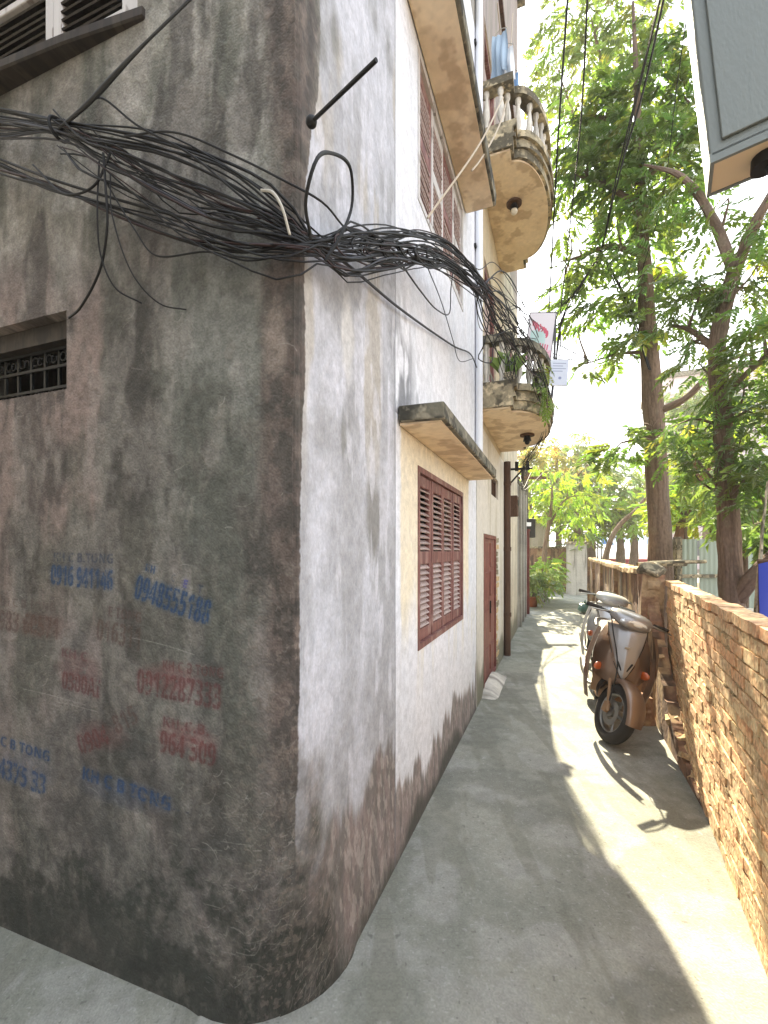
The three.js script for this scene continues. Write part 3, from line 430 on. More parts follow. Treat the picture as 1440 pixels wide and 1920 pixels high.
// ---------- brick wall ----------
const brickTones = [[1, 1, 1], [1.05, 0.98, 0.92], [0.92, 0.84, 0.8], [1.03, 1.05, 1.0], [0.88, 0.88, 0.86], [1.05, 0.88, 0.8]].map((c) => surfMat(brickSurf, 1, 1, 0.006, 1, { color: new THREE.Color(...c) }));
const bw = thing('brick_wall', 'bare weathered brick wall in the sun at the right of the alley', 'wall', [BX, 0, BZ], Math.atan2(0.8993, 0.4373));
const slope = [[0, 0], [0.54, 0.1], [1.17, 0.37], [1.64, 0.74], [1.92, 1.05], [1.93, 1.33]];
const hidden = (u) => { for (let i = 1; i < slope.length; i++) if (u < slope[i][0]) return lerp(slope[i - 1][1], slope[i][1], (u - slope[i - 1][0]) / (slope[i][0] - slope[i - 1][0])); return 2; };
{
  const variants = []; for (let i = 0; i < 7; i++) { const g = new THREE.BoxGeometry(0.222, 0.055, 0.1, 4, 2, 1); jitter(g, 0.005, 22, i * 7.3); variants.push(uvBox(g, i * 0.31)); }
  const caps = []; for (let i = 0; i < 3; i++) { const g = new THREE.BoxGeometry(0.215, 0.05, 0.112, 3, 1, 2); jitter(g, 0.007, 20, 40 + i * 5); caps.push(uvBox(g, i * 0.4)); }
  part(bw, 'mortar_core', uvBox(jitter(new THREE.BoxGeometry(6.8, 1.24, 0.096, 160, 50, 1).translate(-1.5, 0.62, 0.056), 0.006, 17)), M.mortar);
  const far = [], CH = 0.0655; let n = 0;
  for (let row = 0; row < 20; row++) {
    const y = 0.034 + row * CH, top = row === 19;
    for (let x = -4.85 + (row % 2) * 0.1175 + rr(-0.015, 0.015); x < 1.86; x += 0.235) {
      if (x > 0.12 && y < hidden(x) - 0.12) continue;
      const px = x + rr(-0.006, 0.006), py = y + rr(-0.004, 0.004), pz = 0.05 + rr(-0.004, 0.005) + (R() < 0.05 ? 0.01 : 0), g = top ? pick(caps) : pick(variants);
      if (x < -1.7) { const q = g.clone(); q.rotateZ(rr(-0.02, 0.02)); q.translate(px, py, pz); far.push(q); continue; }
      const b = part(bw, 'brick', g, pick(brickTones)); n++; b.position.set(px, py, pz); b.rotation.set(rr(-0.03, 0.03), (R() < 0.5 ? Math.PI : 0) + rr(-0.02, 0.02), rr(-0.02, 0.02)); b.scale.set(rr(0.95, 1.02), rr(0.93, 1.05), 1);
    }
  }
  const s = part(bw, 'brickwork', mg(far), brickTones[0]); s.userData.kind = 'stuff';
  // mortar squeezed out over the joints
  const blobs = []; for (let i = 0; i < 90; i++) { const x = rr(-1.7, 1.7), y = rr(0.05, 1.24); if (x > 0.1 && y < hidden(x)) continue; const g = new THREE.IcosahedronGeometry(1, 1); jitter(g, 0.7, 1.7, i); g.scale(rr(0.012, 0.05), rr(0.006, 0.014), rr(0.006, 0.013)); g.translate(x, 0.068 + Math.round((y - 0.068) / CH) * CH, 0.004); blobs.push(g); }
  const m2 = part(bw, 'mortar_smears', mg(blobs), M.mortar); m2.userData.kind = 'stuff';
}
// ---------- plastered wall behind the scooters ----------
const ow = thing('plaster_wall', 'crumbling brown plastered wall behind the scooters with a broken near end', 'wall', [BX, 0, BZ], Math.atan2(0.932, 0.362));
{
  const pts = [[0.03, 0]]; for (let i = 1; i < slope.length; i++) for (let k = 1; k <= 7; k++) pts.push([lerp(slope[i - 1][0], slope[i][0], k / 7) + rr(-0.025, 0.025), Math.max(0.012, lerp(slope[i - 1][1], slope[i][1], k / 7) + rr(-0.03, 0.03))]);
  const base = [...pts.slice(0, -1), [1.94, 1.32], [11.7, 1.34], [11.7, 0]];
  const g = new THREE.ExtrudeGeometry(shapeOf(base), { depth: 0.1, bevelEnabled: false, steps: 1 }); part(ow, 'wall_body', uvBox(g), M.oldWall);
  for (const [u, w] of [[2.06, 0.26], [4.6, 0.22], [7.2, 0.22], [9.5, 0.22], [11.6, 0.24]]) part(ow, 'pier', uvBox(jitter(new THREE.BoxGeometry(w, u < 3 ? 1.36 : 1.38, 0.2, 3, 10, 2).translate(u, 0.685, 0.045), 0.03, 8, u)), M.oldWall);
  for (let u = 2.25, i = 0; u < 11.5; i++) { const l = rr(0.7, 1.05); const c = part(ow, 'coping_stone', uvBox(jitter(new THREE.BoxGeometry(l - 0.02, 0.055, 0.2, 6, 1, 2), 0.026, 9, i * 3)), M.mortar); c.position.set(u + l / 2, 1.365 + rr(-0.012, 0.012), 0.04 + rr(-0.02, 0.02)); c.rotation.set(rr(-0.05, 0.05), rr(-0.03, 0.03), rr(-0.02, 0.02)); u += l; }
  part(ow, 'mortar_cap', uvBox(jitter(new THREE.IcosahedronGeometry(1, 3).scale(0.17, 0.07, 0.13).translate(2.03, 1.4, 0.05), 0.05, 9)), M.stone);
  for (const u of [5.4, 3.9]) part(ow, 'conduit', bar([u, 0.05, -0.02], [u, 1.3, -0.02], 0.016, 8), M.cableWhite);
  const st = []; for (let i = 0; i < 24; i++) { const k = R(), u = 0.2 + k * 1.7, z = rr(0.04, 0.1); st.push(jitter(new THREE.BoxGeometry(z, z * rr(0.4, 0.7), z * rr(0.6, 0.9)).rotateX(rr(-0.4, 0.4)).rotateZ(rr(-0.6, 0.6)).translate(u, Math.max(0.03, hidden(u) - rr(0, 0.12)), rr(0.02, 0.08)), 0.02, 20, i)); }
  const rub = part(ow, 'rubble_edge', uvBox(mg(st)), M.mortar); rub.userData.kind = 'stuff';
}
tag(solo('stone_block', uvBox(jitter(new THREE.BoxGeometry(0.15, 0.26, 0.16, 3, 4, 3), 0.05, 8)), M.oldWall), 'rough broken masonry block standing by the wall behind the scooter wheel', 'block').position.set(2.4, 0.13, -4.22);
for (const [a, b, r, l] of [[[3.18, 1.43, -5.35], [4.02, 1.42, -6.05], 0.032, 'pale bare pole laid from the wall top to the near trunk'], [[3.02, 1.44, -5.4], [3.9, 1.47, -5.5], 0.026, 'shorter weathered pole lying across the wall top']])
  solo('wooden_pole', uvBox(tube([V(...a), V(...a).lerp(V(...b), 0.5).add(V(0, 0.012, 0.01)), V(...b)], [r, r * 0.85], 8, 14, 0.25)), M.stone, l, 'pole');
// doorstep ramp, green bag
{ const g = grid(14, 8, (u, v) => { const n = v * 0.17, e = Math.sin(Math.PI * clamp(u * 1.04)) ; return [u * 1.05, Math.max(-0.01, 0.1 * (1 - v * v) * Math.pow(clamp(e * 1.6), 0.6) + 0.02 * (N1(u * 7, v * 5, 3) - 0.5)), n]; });
  const r = thing('doorstep_ramp', 'pale bluish cement ramp below the red door', 'ramp', along(3.72), TF); part(r, 'ramp_surface', uvBox(g), M.plasterWhite); }
{ const b = thing('plastic_bag', 'small knotted dark green plastic bag at the foot of the far pier', 'bag', [5.15, 0, -11.6], 0); const m = mat(0x2d5f55, 0.35);
  part(b, 'bag_body', jitter(new THREE.SphereGeometry(0.17, 18, 12).scale(1.1, 0.8, 1).translate(0, 0.13, 0), 0.08, 12), m); part(b, 'knot', jitter(new THREE.ConeGeometry(0.06, 0.12, 8, 3).translate(0, 0.3, 0), 0.04, 20), m); }

// ---------- metal cabinet and the pole that carries it ----------
{
  const grey = mat(0x767c79, 0.5, 0.2, { bumpMap: upSurf.bump, bumpScale: 0.002 }), lip = mat(0xd8c2a2, 0.7);
  const pole = thing('utility_pole', 'square concrete pole standing behind the brick wall at the right edge', 'pole', [1.95, 0, -1.62], 0.1);
  part(pole, 'shaft', uvBox(new THREE.CylinderGeometry(0.13, 0.19, 8.5, 4, 1).rotateY(Math.PI / 4).translate(0, 4.25, 0)), M.up);
  part(pole, 'crossarm', bx(0.9, 0.08, 0.08, 0, 7.6, 0.16), M.rust);
  const cab = thing('metal_cabinet', 'grey sheet metal cabinet hung high at the top right', 'cabinet', [1.305, 2.885, -1.40], -0.56);
  cab.rotation.order = 'YXZ'; cab.rotation.z = 0.09; const w = 0.5, h = 1.25, d = 0.17;
  part(cab, 'body', rb(w, h, d, 0.008, 0, h / 2, 0, 2), grey);
  part(cab, 'door_panel', rb(w - 0.05, h - 0.06, 0.012, 0.004, 0.01, h / 2 + 0.01, d / 2 + 0.006, 1), grey);
  part(cab, 'bottom_lip', mg([bx(w - 0.016, 0.014, d - 0.016, 0, -0.004, 0)]), lip);
  part(cab, 'bottom_rim', mg([bx(w, 0.03, 0.012, 0, 0.0, d / 2 - 0.006), bx(w, 0.03, 0.012, 0, 0, -d / 2 + 0.006), bx(0.012, 0.03, d - 0.024, -w / 2 + 0.006, 0, 0), bx(0.012, 0.03, d - 0.024, w / 2 - 0.006, 0, 0)]), grey);
  part(cab, 'cable_gland', new THREE.CylinderGeometry(0.035, 0.042, 0.05, 16).translate(-0.1, -0.025, 0.0), M.iron);
  part(cab, 'bracket', mg([bx(0.24, 0.05, 0.04, w / 2 + 0.08, 0.25, 0), bx(0.24, 0.05, 0.04, w / 2 + 0.08, 0.95, 0)]), M.iron);
  solo('conduit', tube([[1.225, 2.86, -1.45], [1.24, 2.80, -1.44], [1.32, 2.75, -1.44], [1.56, 2.69, -1.46], [1.86, 2.57, -1.52]], [0.014], 10, 24), M.cable, 'black conduit leaving the underside of the metal cabinet', 'conduit');
}
// ---------- scooters ----------
function makeScooter(label, P, pos, turn, lean, steer, group) {
  const g = thing('scooter', label, 'scooter', pos, turn, group); g.rotation.order = 'YXZ'; g.rotation.x = lean;
  const paint = new THREE.MeshPhysicalMaterial({ color: P.body, roughness: 0.34, metalness: 0.45, clearcoat: 0.7, clearcoatRoughness: 0.15 }), trim = mat(P.trim, 0.6), side = new THREE.MeshPhysicalMaterial({ color: P.side ?? P.body, roughness: 0.36, metalness: 0.4, clearcoat: 0.7, clearcoatRoughness: 0.15 }), black = mat(0x141414, 0.65), rubber = mat(0x25211e, 0.9), alloy = mat(0x9a9a98, 0.35, 0.9), orange = new THREE.MeshPhysicalMaterial({ color: 0xb8551e, roughness: 0.3, clearcoat: 1 }), clear = new THREE.MeshPhysicalMaterial({ color: 0xdfe6ea, roughness: 0.08, metalness: 0.35, clearcoat: 1 }), redp = new THREE.MeshPhysicalMaterial({ color: 0xa01818, roughness: 0.25, clearcoat: 1 });
  const S = new THREE.Matrix4().makeTranslation(0.5, 0.6, 0).multiply(new THREE.Matrix4().makeRotationAxis(V(-0.44, 0.9, 0).normalize(), steer)).multiply(new THREE.Matrix4().makeTranslation(-0.5, -0.6, 0));
  const st = (q) => { q.applyMatrix4(S); return q; };
  const wheel = (x, name, fn) => {
    const tyre = new THREE.TorusGeometry(0.198, 0.05, 14, 36); tyre.scale(1, 1, 1.02); tyre.translate(x, 0.248, 0);
    const w = part(g, name, fn(tyre), rubber);
    const rim = [new THREE.TorusGeometry(0.158, 0.014, 8, 32).scale(1, 1, 2.6).translate(x, 0.248, 0)]; for (let i = 0; i < 5; i++) { const a = i / 5 * Math.PI * 2; rim.push(bar([x + Math.cos(a) * 0.03, 0.248 + Math.sin(a) * 0.03, 0.0], [x + Math.cos(a) * 0.152, 0.248 + Math.sin(a) * 0.152, 0.0], 0.013)); }
    part(w, 'rim', fn(mg(rim)), alloy); part(w, 'hub', fn(new THREE.CylinderGeometry(0.036, 0.036, 0.1, 16).rotateX(Math.PI / 2).translate(x, 0.248, 0)), alloy);
    const dk = new THREE.RingGeometry(0.06, 0.105, 28); dk.translate(x, 0.248, 0.045); const dk2 = dk.clone().rotateY(Math.PI).translate(2 * x, 0, 0.086); part(w, 'brake_disc', fn(mg([dk, dk2])), alloy);
    return w;
  };
  wheel(0.64, 'front_wheel', st); wheel(-0.6, 'rear_wheel', (q) => q);
  part(g, 'fork', st(mg([bar([0.64, 0.25, 0.07], [0.46, 0.58, 0.07], 0.014, 10), bar([0.64, 0.25, -0.07], [0.46, 0.58, -0.07], 0.014, 10), bar([0.46, 0.58, -0.085], [0.46, 0.58, 0.085], 0.02, 8), bx(0.05, 0.08, 0.03, 0.6, 0.27, 0.07)])), trim);
  const shell = (a0, a1, r, w, t) => { const f = (k) => (u, v) => { const a = lerp(a0, a1, u), q = (v - 0.5) * Math.PI, R2 = r - k + 0.035 * (Math.cos(q) - 1) , ww = (w - k) * Math.sin(q) * (0.72 + 0.28 * Math.sin(Math.PI * Math.min(1, u * 1.2 + 0.15))); return [Math.cos(a) * R2, Math.sin(a) * R2, ww]; }; const o = grid(26, 10, f(0)), i2 = grid(26, 10, f(t)); return mg([o, i2]); };
  part(g, 'front_fender', st(shell(0.05, 2.75, 0.292, 0.078, 0.006).translate(0.64, 0.248, 0)), side);
  // apron: sections by height; a shield with a centre crease
  const apron = (inset, y0, y1) => grid(22, 18, (u, v) => {
    const y = lerp(y0, y1, v), z0 = (u - 0.5) * 2, prof = [[0.36, 0.13, 0.54], [0.46, 0.185, 0.565], [0.56, 0.21, 0.575], [0.68, 0.215, 0.555], [0.8, 0.195, 0.515], [0.9, 0.15, 0.46], [0.96, 0.1, 0.41]];
    let i = 1; while (i < prof.length - 1 && y > prof[i][0]) i++; const k = clamp((y - prof[i - 1][0]) / (prof[i][0] - prof[i - 1][0])), w = lerp(prof[i - 1][1], prof[i][1], k) - inset, x = lerp(prof[i - 1][2], prof[i][2], k) - inset;
    const arch = y < 0.5 ? smooth(0.42, 0.0, Math.abs(z0)) * (0.5 - y) * 0.0 : 0; const a = Math.abs(z0); return [x - 0.05 * a - 0.17 * smooth(0.4, 1.05, a) + arch, y, z0 * (w + 0.012)];
  });
  part(g, 'front_apron', mg([apron(0, 0.47, 0.96), apron(0.008, 0.47, 0.96)]), side);
  { const sh = (o) => grid(14, 14, (u, v) => { const y = lerp(0.535, 0.955, v), w = 0.012 + 0.15 * Math.pow(v, 0.8), z = (u - 0.5) * 2 * w, pr = [[0.46, 0.565], [0.56, 0.575], [0.68, 0.555], [0.8, 0.515], [0.9, 0.46], [0.96, 0.41]]; let i = 1; while (i < 5 && y > pr[i][0]) i++; const k = (y - pr[i - 1][0]) / (pr[i][0] - pr[i - 1][0]), x = lerp(pr[i - 1][1], pr[i][1], k); return [x + o - 0.22 * Math.abs(z) - 0.35 * Math.max(0, Math.abs(z) - 0.08), y, z]; }); part(g, 'centre_shield', mg([sh(0.024), sh(0.012)]), paint); }
  for (const s of [-1, 1]) {
    part(g, 'side_fairing', mg([grid(10, 14, (u, v) => { const y = lerp(0.27, 0.9, v), w = 0.19 + 0.065 * Math.sin(Math.PI * clamp((y - 0.2) / 0.75)); return [lerp(0.48 - 0.1 * Math.abs(v - 0.45), 0.3 + 0.1 * (v - 0.5), u), y, s * (w + 0.03 * Math.sin(u * Math.PI))]; })]), side);
    part(g, 'turn_signal', new THREE.SphereGeometry(1, 16, 10).scale(0.05, 0.036, 0.02).rotateY(-s * 0.9).translate(0.45, 0.57, s * 0.178), orange);
    part(g, 'air_vent', rb(0.014, 0.1, 0.014, 0.005).rotateX(s * 0.5).rotateZ(0.12).translate(0.578, 0.625, s * 0.034), black);
    part(g, 'grip', st(new THREE.CylinderGeometry(0.019, 0.019, 0.13, 12).rotateX(Math.PI / 2).translate(0.29, 1.02, s * 0.32)), rubber);
    part(g, 'brake_lever', st(tube([[0.335, 1.02, s * 0.2], [0.37, 1.01, s * 0.28], [0.365, 1.0, s * 0.38]], [0.008, 0.006], 6, 10)), alloy);
  }
  for (const s of [-1, 1]) part(g, 'panel_seam', tube([[0.4, 0.94, s * 0.155], [0.45, 0.84, s * 0.14], [0.5, 0.74, s * 0.11], [0.545, 0.64, s * 0.075], [0.585, 0.54, s * 0.02]], [0.0032], 5, 24), black);
  part(g, 'badge', rb(0.008, 0.022, 0.04, 0.003, 0.548, 0.79, 0), alloy);
  part(g, 'brake_hose', st(tube([[0.33, 1.0, 0.17], [0.48, 0.9, 0.2], [0.6, 0.62, 0.11], [0.62, 0.33, 0.075]], [0.006], 6, 24)), black);
  part(g, 'wheel_arch', mg([grid(16, 8, (u, v) => { const a = lerp(-0.25, 3.05, u); return [0.47 + Math.cos(a) * 0.08 - v * 0.16, 0.36 + Math.sin(a) * 0.16, Math.cos(a) * 0.155]; })]), black);
  part(g, 'handlebar', st(mg([tube([[0.29, 1.02, -0.36], [0.31, 1.015, -0.2], [0.36, 0.99, 0], [0.31, 1.015, 0.2], [0.29, 1.02, 0.36]], [0.013], 8, 24), bar([0.36, 0.99, 0], [0.47, 0.7, 0], 0.022, 8)])), black);
  const cowl = part(g, 'handlebar_cowl', st(loft([[0.24, 1.02, 0, 0.02, 0.1], [0.28, 1.025, 0, 0.05, 0.17], [0.35, 1.015, 0, 0.066, 0.2], [0.42, 0.995, 0, 0.062, 0.17], [0.465, 0.98, 0, 0.045, 0.115], [0.478, 0.975, 0, 0.02, 0.06]], 24)), P.cowl ? mat(P.cowl, 0.4) : paint);
  part(cowl, 'headlight', st(new THREE.SphereGeometry(1, 22, 14).scale(0.042, 0.05, 0.145).translate(0.438, 0.985, 0)), clear);
  part(cowl, 'instrument_panel', st(rb(0.1, 0.012, 0.16, 0.005).rotateZ(-0.5).translate(0.27, 1.065, 0)), black);
  part(g, 'leg_shield', grid(14, 12, (u, v) => { const y = lerp(0.33, 0.92, v), w = 0.2 - 0.07 * v * v; return [0.37 - 0.02 * v - 0.06 * Math.pow(Math.abs(u - 0.5) * 2, 2) + 0.06, y, (u - 0.5) * 2 * w]; }), trim);
  part(g, 'floorboard', rb(0.46, 0.06, 0.3, 0.02, 0.17, 0.31, 0), trim);
  part(g, 'rear_body', loft([[0.02, 0.5, 0, 0.17, 0.1], [-0.06, 0.54, 0, 0.2, 0.145], [-0.25, 0.56, 0, 0.19, 0.165], [-0.5, 0.6, 0, 0.15, 0.16], [-0.72, 0.66, 0, 0.1, 0.12], [-0.86, 0.7, 0, 0.05, 0.07]], 24), paint);
  part(g, 'seat', loft([[0.06, 0.72, 0, 0.02, 0.07], [0.0, 0.745, 0, 0.045, 0.12], [-0.2, 0.76, 0, 0.05, 0.145], [-0.36, 0.785, 0, 0.055, 0.15], [-0.6, 0.805, 0, 0.05, 0.125], [-0.74, 0.81, 0, 0.025, 0.08]], 22), black);
  part(g, 'grab_rail', tube([[-0.55, 0.78, 0.15], [-0.75, 0.83, 0.13], [-0.88, 0.83, 0], [-0.75, 0.83, -0.13], [-0.55, 0.78, -0.15]], [0.012], 8, 24), alloy);
  part(g, 'tail_light', new THREE.SphereGeometry(1, 14, 8).scale(0.03, 0.035, 0.09).translate(-0.86, 0.69, 0), redp);
  part(g, 'rear_fender', shell(0.5, 3.0, 0.29, 0.085, 0.006).translate(-0.6, 0.248, 0), black);
  part(g, 'engine', mg([rb(0.34, 0.16, 0.12, 0.03, -0.44, 0.26, -0.11), rb(0.2, 0.12, 0.14, 0.03, -0.22, 0.28, 0)]), alloy);
  part(g, 'exhaust', tube([[-0.25, 0.22, 0.1], [-0.4, 0.2, 0.14], [-0.55, 0.24, 0.16], [-0.9, 0.32, 0.17]], [0.018, 0.02, 0.045, 0.048], 12, 20), alloy);
  part(g, 'side_stand', tube([[-0.05, 0.26, -0.1], [-0.02, 0.12, -0.2], [0.0, 0.035, -0.26]], [0.012, 0.01], 8, 8), black);
  return g;
}
  // nearest one
makeScooter('bronze grey scooter parked in front, facing the camera beside the wall', { body: 0x8d8a88, trim: 0x8f6f50, side: 0x7d6552 }, [2.11, 0.005, -4.37], -1.925, -0.17, 0.42, 'scooters parked along the wall');
makeScooter('silver white scooter parked behind the bronze grey one', { body: 0xcfd2d4, trim: 0x3a3a3c, cowl: 0xc4c7c2 }, [2.80, 0.005, -5.95], -1.93, -0.12, 0.3, 'scooters parked along the wall');
// ---------- trees ----------
function sprigGeo(pairs, len, wid, gap, seed) {                     // a pinnate leaf: pairs of folded leaflets along a thin stalk
  const q = rng(seed), pos = [], leaflet = (x, y, z, dx, dy, dz, l, w) => {
    const D = V(dx, dy, dz).normalize(), side = V(0, 1, 0).cross(D).normalize(), upv = D.clone().cross(side), b = V(x, y, z), tip = b.clone().addScaledVector(D, l).addScaledVector(V(0, -1, 0), l * 0.22), m = b.clone().addScaledVector(D, l * 0.45);
    const a = m.clone().addScaledVector(side, w / 2).addScaledVector(upv, w * 0.14), c = m.clone().addScaledVector(side, -w / 2).addScaledVector(upv, w * 0.14);
    for (const p of [b, a, tip, b, tip, c]) pos.push(p.x, p.y, p.z);
  };
  for (let i = 0; i < pairs; i++) { const x = 0.05 + i * gap, k = 1 - 0.25 * Math.abs(i / pairs - 0.45); for (const s of [-1, 1]) leaflet(x, -x * x * 0.5, 0, 0.62 + q() * 0.3, -0.15 + q() * 0.4, s * (0.8 + q() * 0.3), len * k * (0.85 + q() * 0.3), wid); }
  const xe = 0.05 + pairs * gap; leaflet(xe - gap * 0.4, -xe * xe * 0.5, 0, 1, -0.2, 0.1, len, wid);
  pos.push(0, 0, -0.003, 0, 0, 0.003, xe, -xe * xe * 0.5, 0);
  const g = new THREE.BufferGeometry(); g.setAttribute('position', new THREE.Float32BufferAttribute(pos, 3)); g.setAttribute('uv', new THREE.Float32BufferAttribute(new Float32Array(pos.length / 3 * 2), 2)); g.computeVertexNormals(); return g;
}
const leafMat = (c, tr = 0.5) => new THREE.MeshPhysicalMaterial({ color: c, roughness: 0.95, transmission: tr, thickness: 0, side: THREE.DoubleSide });
const sprigA = sprigGeo(5, 0.15, 0.052, 0.045, 5), sprigB = sprigGeo(6, 0.085, 0.032, 0.034, 6), sprigFar = sprigGeo(4, 0.24, 0.1, 0.07, 7);
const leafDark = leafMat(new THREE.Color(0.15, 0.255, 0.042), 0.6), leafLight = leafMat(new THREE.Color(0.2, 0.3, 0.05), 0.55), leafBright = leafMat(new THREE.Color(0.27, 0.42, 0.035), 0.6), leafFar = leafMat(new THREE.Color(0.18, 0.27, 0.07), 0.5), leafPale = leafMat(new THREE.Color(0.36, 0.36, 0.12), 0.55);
function crown(parent, name, clusters, perM, geo, m, tint = 0.25, drop = 0.35) {   // clusters [x, y, z, r] in the parent's own space
  const list = [], q = new THREE.Quaternion(), mm = new THREE.Matrix4(), e = new THREE.Euler(), col = [];
  for (const [x, y, z, r] of clusters) {
    const n = Math.max(5, Math.round(perM * r * r)), shade = rr(1 - tint, 1 + tint);
    for (let i = 0; i < n; i++) {
      const d = V(rr(-1, 1), rr(-1, 1), rr(-1, 1)); if (d.lengthSq() > 1) { i--; continue; } const p = d.clone().multiplyScalar(r); p.y *= 0.8;
      const yaw = Math.atan2(-d.z, d.x) + rr(-0.9, 0.9); e.set(rr(-0.5, 0.5), yaw, -drop + rr(-0.7, 0.6), 'YZX'); q.setFromEuler(e); const s = rr(0.75, 1.25);
      list.push(mm.clone().compose(p.add(V(x, y, z)), q, V(s, s, s))); const k = shade * rr(0.7, 1.3), dry = R() < 0.1 ? 1.7 : 1; col.push(new THREE.Color(k * rr(0.85, 1.25) * dry, k * (dry > 1 ? 1.25 : 1), k * rr(0.6, 1.2)));
    }
  }
  const im = new THREE.InstancedMesh(geo, m, list.length); list.forEach((t, i) => { im.setMatrixAt(i, t); im.setColorAt(i, col[i]); }); im.name = name; im.userData.kind = 'stuff'; parent.add(im); return im;
}
function twigs(clusters, limbs, r = 0.012) {                        // a thin branch from the nearest limb point to each cluster
  const out = []; for (const [x, y, z, cr] of clusters) { let best = null, bd = 1e9; for (const L of limbs) for (const p of L) { const d = Math.hypot(p[0] - x, (p[1] - y) * 1.0 + 0.3, p[2] - z); if (d < bd) { bd = d; best = p; } }
    if (bd > 4) continue; const A = V(...best), B = V(x, y, z), m = A.clone().lerp(B, 0.55).add(V(rr(-0.12, 0.12), rr(0, 0.2), rr(-0.12, 0.12))); out.push(tube([A, m, B], [r * 1.6, r, r * 0.5], 5, 8));
    for (let i = 0; i < 2; i++) out.push(tube([B, B.clone().add(V(rr(-1, 1), rr(-0.6, 0.8), rr(-1, 1)).multiplyScalar(cr * 0.8))], [r * 0.5, r * 0.25], 4, 3)); }
  return out;
}
const rel = (list, o) => list.map(([x, y, z, ...r]) => [x - o[0], y, z - o[2], ...r]);
function tree(name, label, o, trunk, limbs, clusters, perM, geo, lm, bm, group, drop) {  // world coordinates; trunk and limbs: [points, radii]
  const t = thing(name, label, 'tree', [o[0], 0, o[2]], 0, group), q = (p) => rel(p, o);
  part(t, 'trunk', tube(q(trunk[0]), trunk[1], 16, 48, 0.28), bm);
  limbs.forEach(([p, r]) => part(t, 'limb', tube(q(p), r, 9, 24, 0.25), bm));
  const cl = q(clusters), sk = []; for (const [p] of [trunk, ...limbs]) { const c = new THREE.CatmullRomCurve3(q(p).map((a) => V(...a))); sk.push(c.getPoints(10).map((a) => a.toArray())); }
  const tw = twigs(cl, sk); if (tw.length) part(t, 'twigs', mg(tw), bm).userData.kind = 'stuff';
  crown(t, 'crown', cl, perM, geo, lm, 0.25, drop); return t;
}
const CL = {
  treeA: [[3.27,8.69,-7.5,0.49],[3.64,8.66,-7.2,0.51],[4.04,8.62,-7,0.49],[4.53,8.46,-7,0.41],[3.21,7.72,-7,0.45],[3.49,7.45,-6.6,0.47],[3.84,7.34,-6.4,0.45],[2.96,7.39,-7,0.37],[3.36,7.14,-6.8,0.4],[3.67,6.9,-6.5,0.42],[3.9,6.73,-6.2,0.36],[4.28,9.12,-7,0.41],[4.0,9.64,-7.4,0.39],[4.37,7.42,-6.4,0.34],[4.16,6.73,-6.2,0.29],[3.49,6.51,-6.6,0.31],[3.84,6.37,-6.4,0.3],[3.61,5.99,-6.4,0.3],[3.86,5.68,-6.5,0.34],[3.75,5.22,-6.5,0.31],[3.82,4.83,-6.5,0.23],[3.39,6.12,-7.2,0.34],[3.22,6.41,-7.4,0.24],[3.54,5.5,-7,0.33],[3.26,5.41,-7.3,0.26],[3.56,4.66,-6.8,0.28],[3.13,4.42,-7,0.16],[3.21,6.31,-7.8,0.28],[3.2,6.05,-8,0.19],[3.74,3.33,-6.3,0.21],[3.44,3.15,-6.5,0.27],[3.36,2.98,-6.8,0.2],[4.4,8.66,-6.8,0.32],[3.04,7.08,-7.6,0.22],[3.59,4.61,-6.5,0.19]],
  high: [[4.4,14.45,-11,0.71],[5.05,14.19,-11,0.78],[5.69,14.58,-11,0.65],[4.19,13.95,-11.5,0.61],[4.66,13.29,-11,0.65],[5.31,13.41,-11,0.58],[4.09,13.64,-12,0.49],[4.6,13.01,-11.5,0.61],[5.93,14.11,-10.5,0.62],[6.24,13.4,-10,0.53],[4.38,14.91,-12,0.49],[4.79,14.84,-11,0.52],[5.56,12.51,-10.5,0.49],[5.31,14.61,-10.5,0.74],[6.24,14.11,-10,0.71]],
  treeB: [[3.29,4.33,-4.9,0.22],[3.39,4.44,-4.8,0.2],[3.3,4.2,-5.1,0.2],[3.41,3.91,-5,0.16],[3.57,4.21,-4.5,0.2],[3.62,4.36,-4.4,0.21],[3.59,3.84,-4.3,0.21],[3.44,3.59,-4.3,0.2],[3.51,3.34,-4.2,0.22],[3.42,3.18,-4.3,0.21],[3.51,2.85,-4.2,0.24],[3.39,2.68,-4.3,0.21],[3.48,2.4,-4.2,0.22],[3.41,3.13,-4.6,0.16],[3.4,2.83,-4.9,0.21],[3.37,2.78,-5.2,0.21],[3.43,2.56,-4.7,0.21],[3.44,2.29,-4.4,0.22],[3.51,2.06,-4.2,0.2],[3.41,2.5,-5,0.16],[3.37,3.05,-5.3,0.14],[3.71,4.79,-4.5,0.19],[3.81,5.11,-4.5,0.21],[3.59,4.21,-4.7,0.14],[3.47,3.68,-5,0.15],[3.49,3.74,-5.3,0.12],[3.66,3.64,-4.2,0.27],[3.62,2.92,-4.1,0.27],[3.62,2.34,-4.1,0.24],[3.68,4.65,-4.6,0.13],[3.52,5.08,-4.9,0.13],[3.42,5.64,-5.1,0.24],[3.63,5.31,-4.9,0.14]],
};
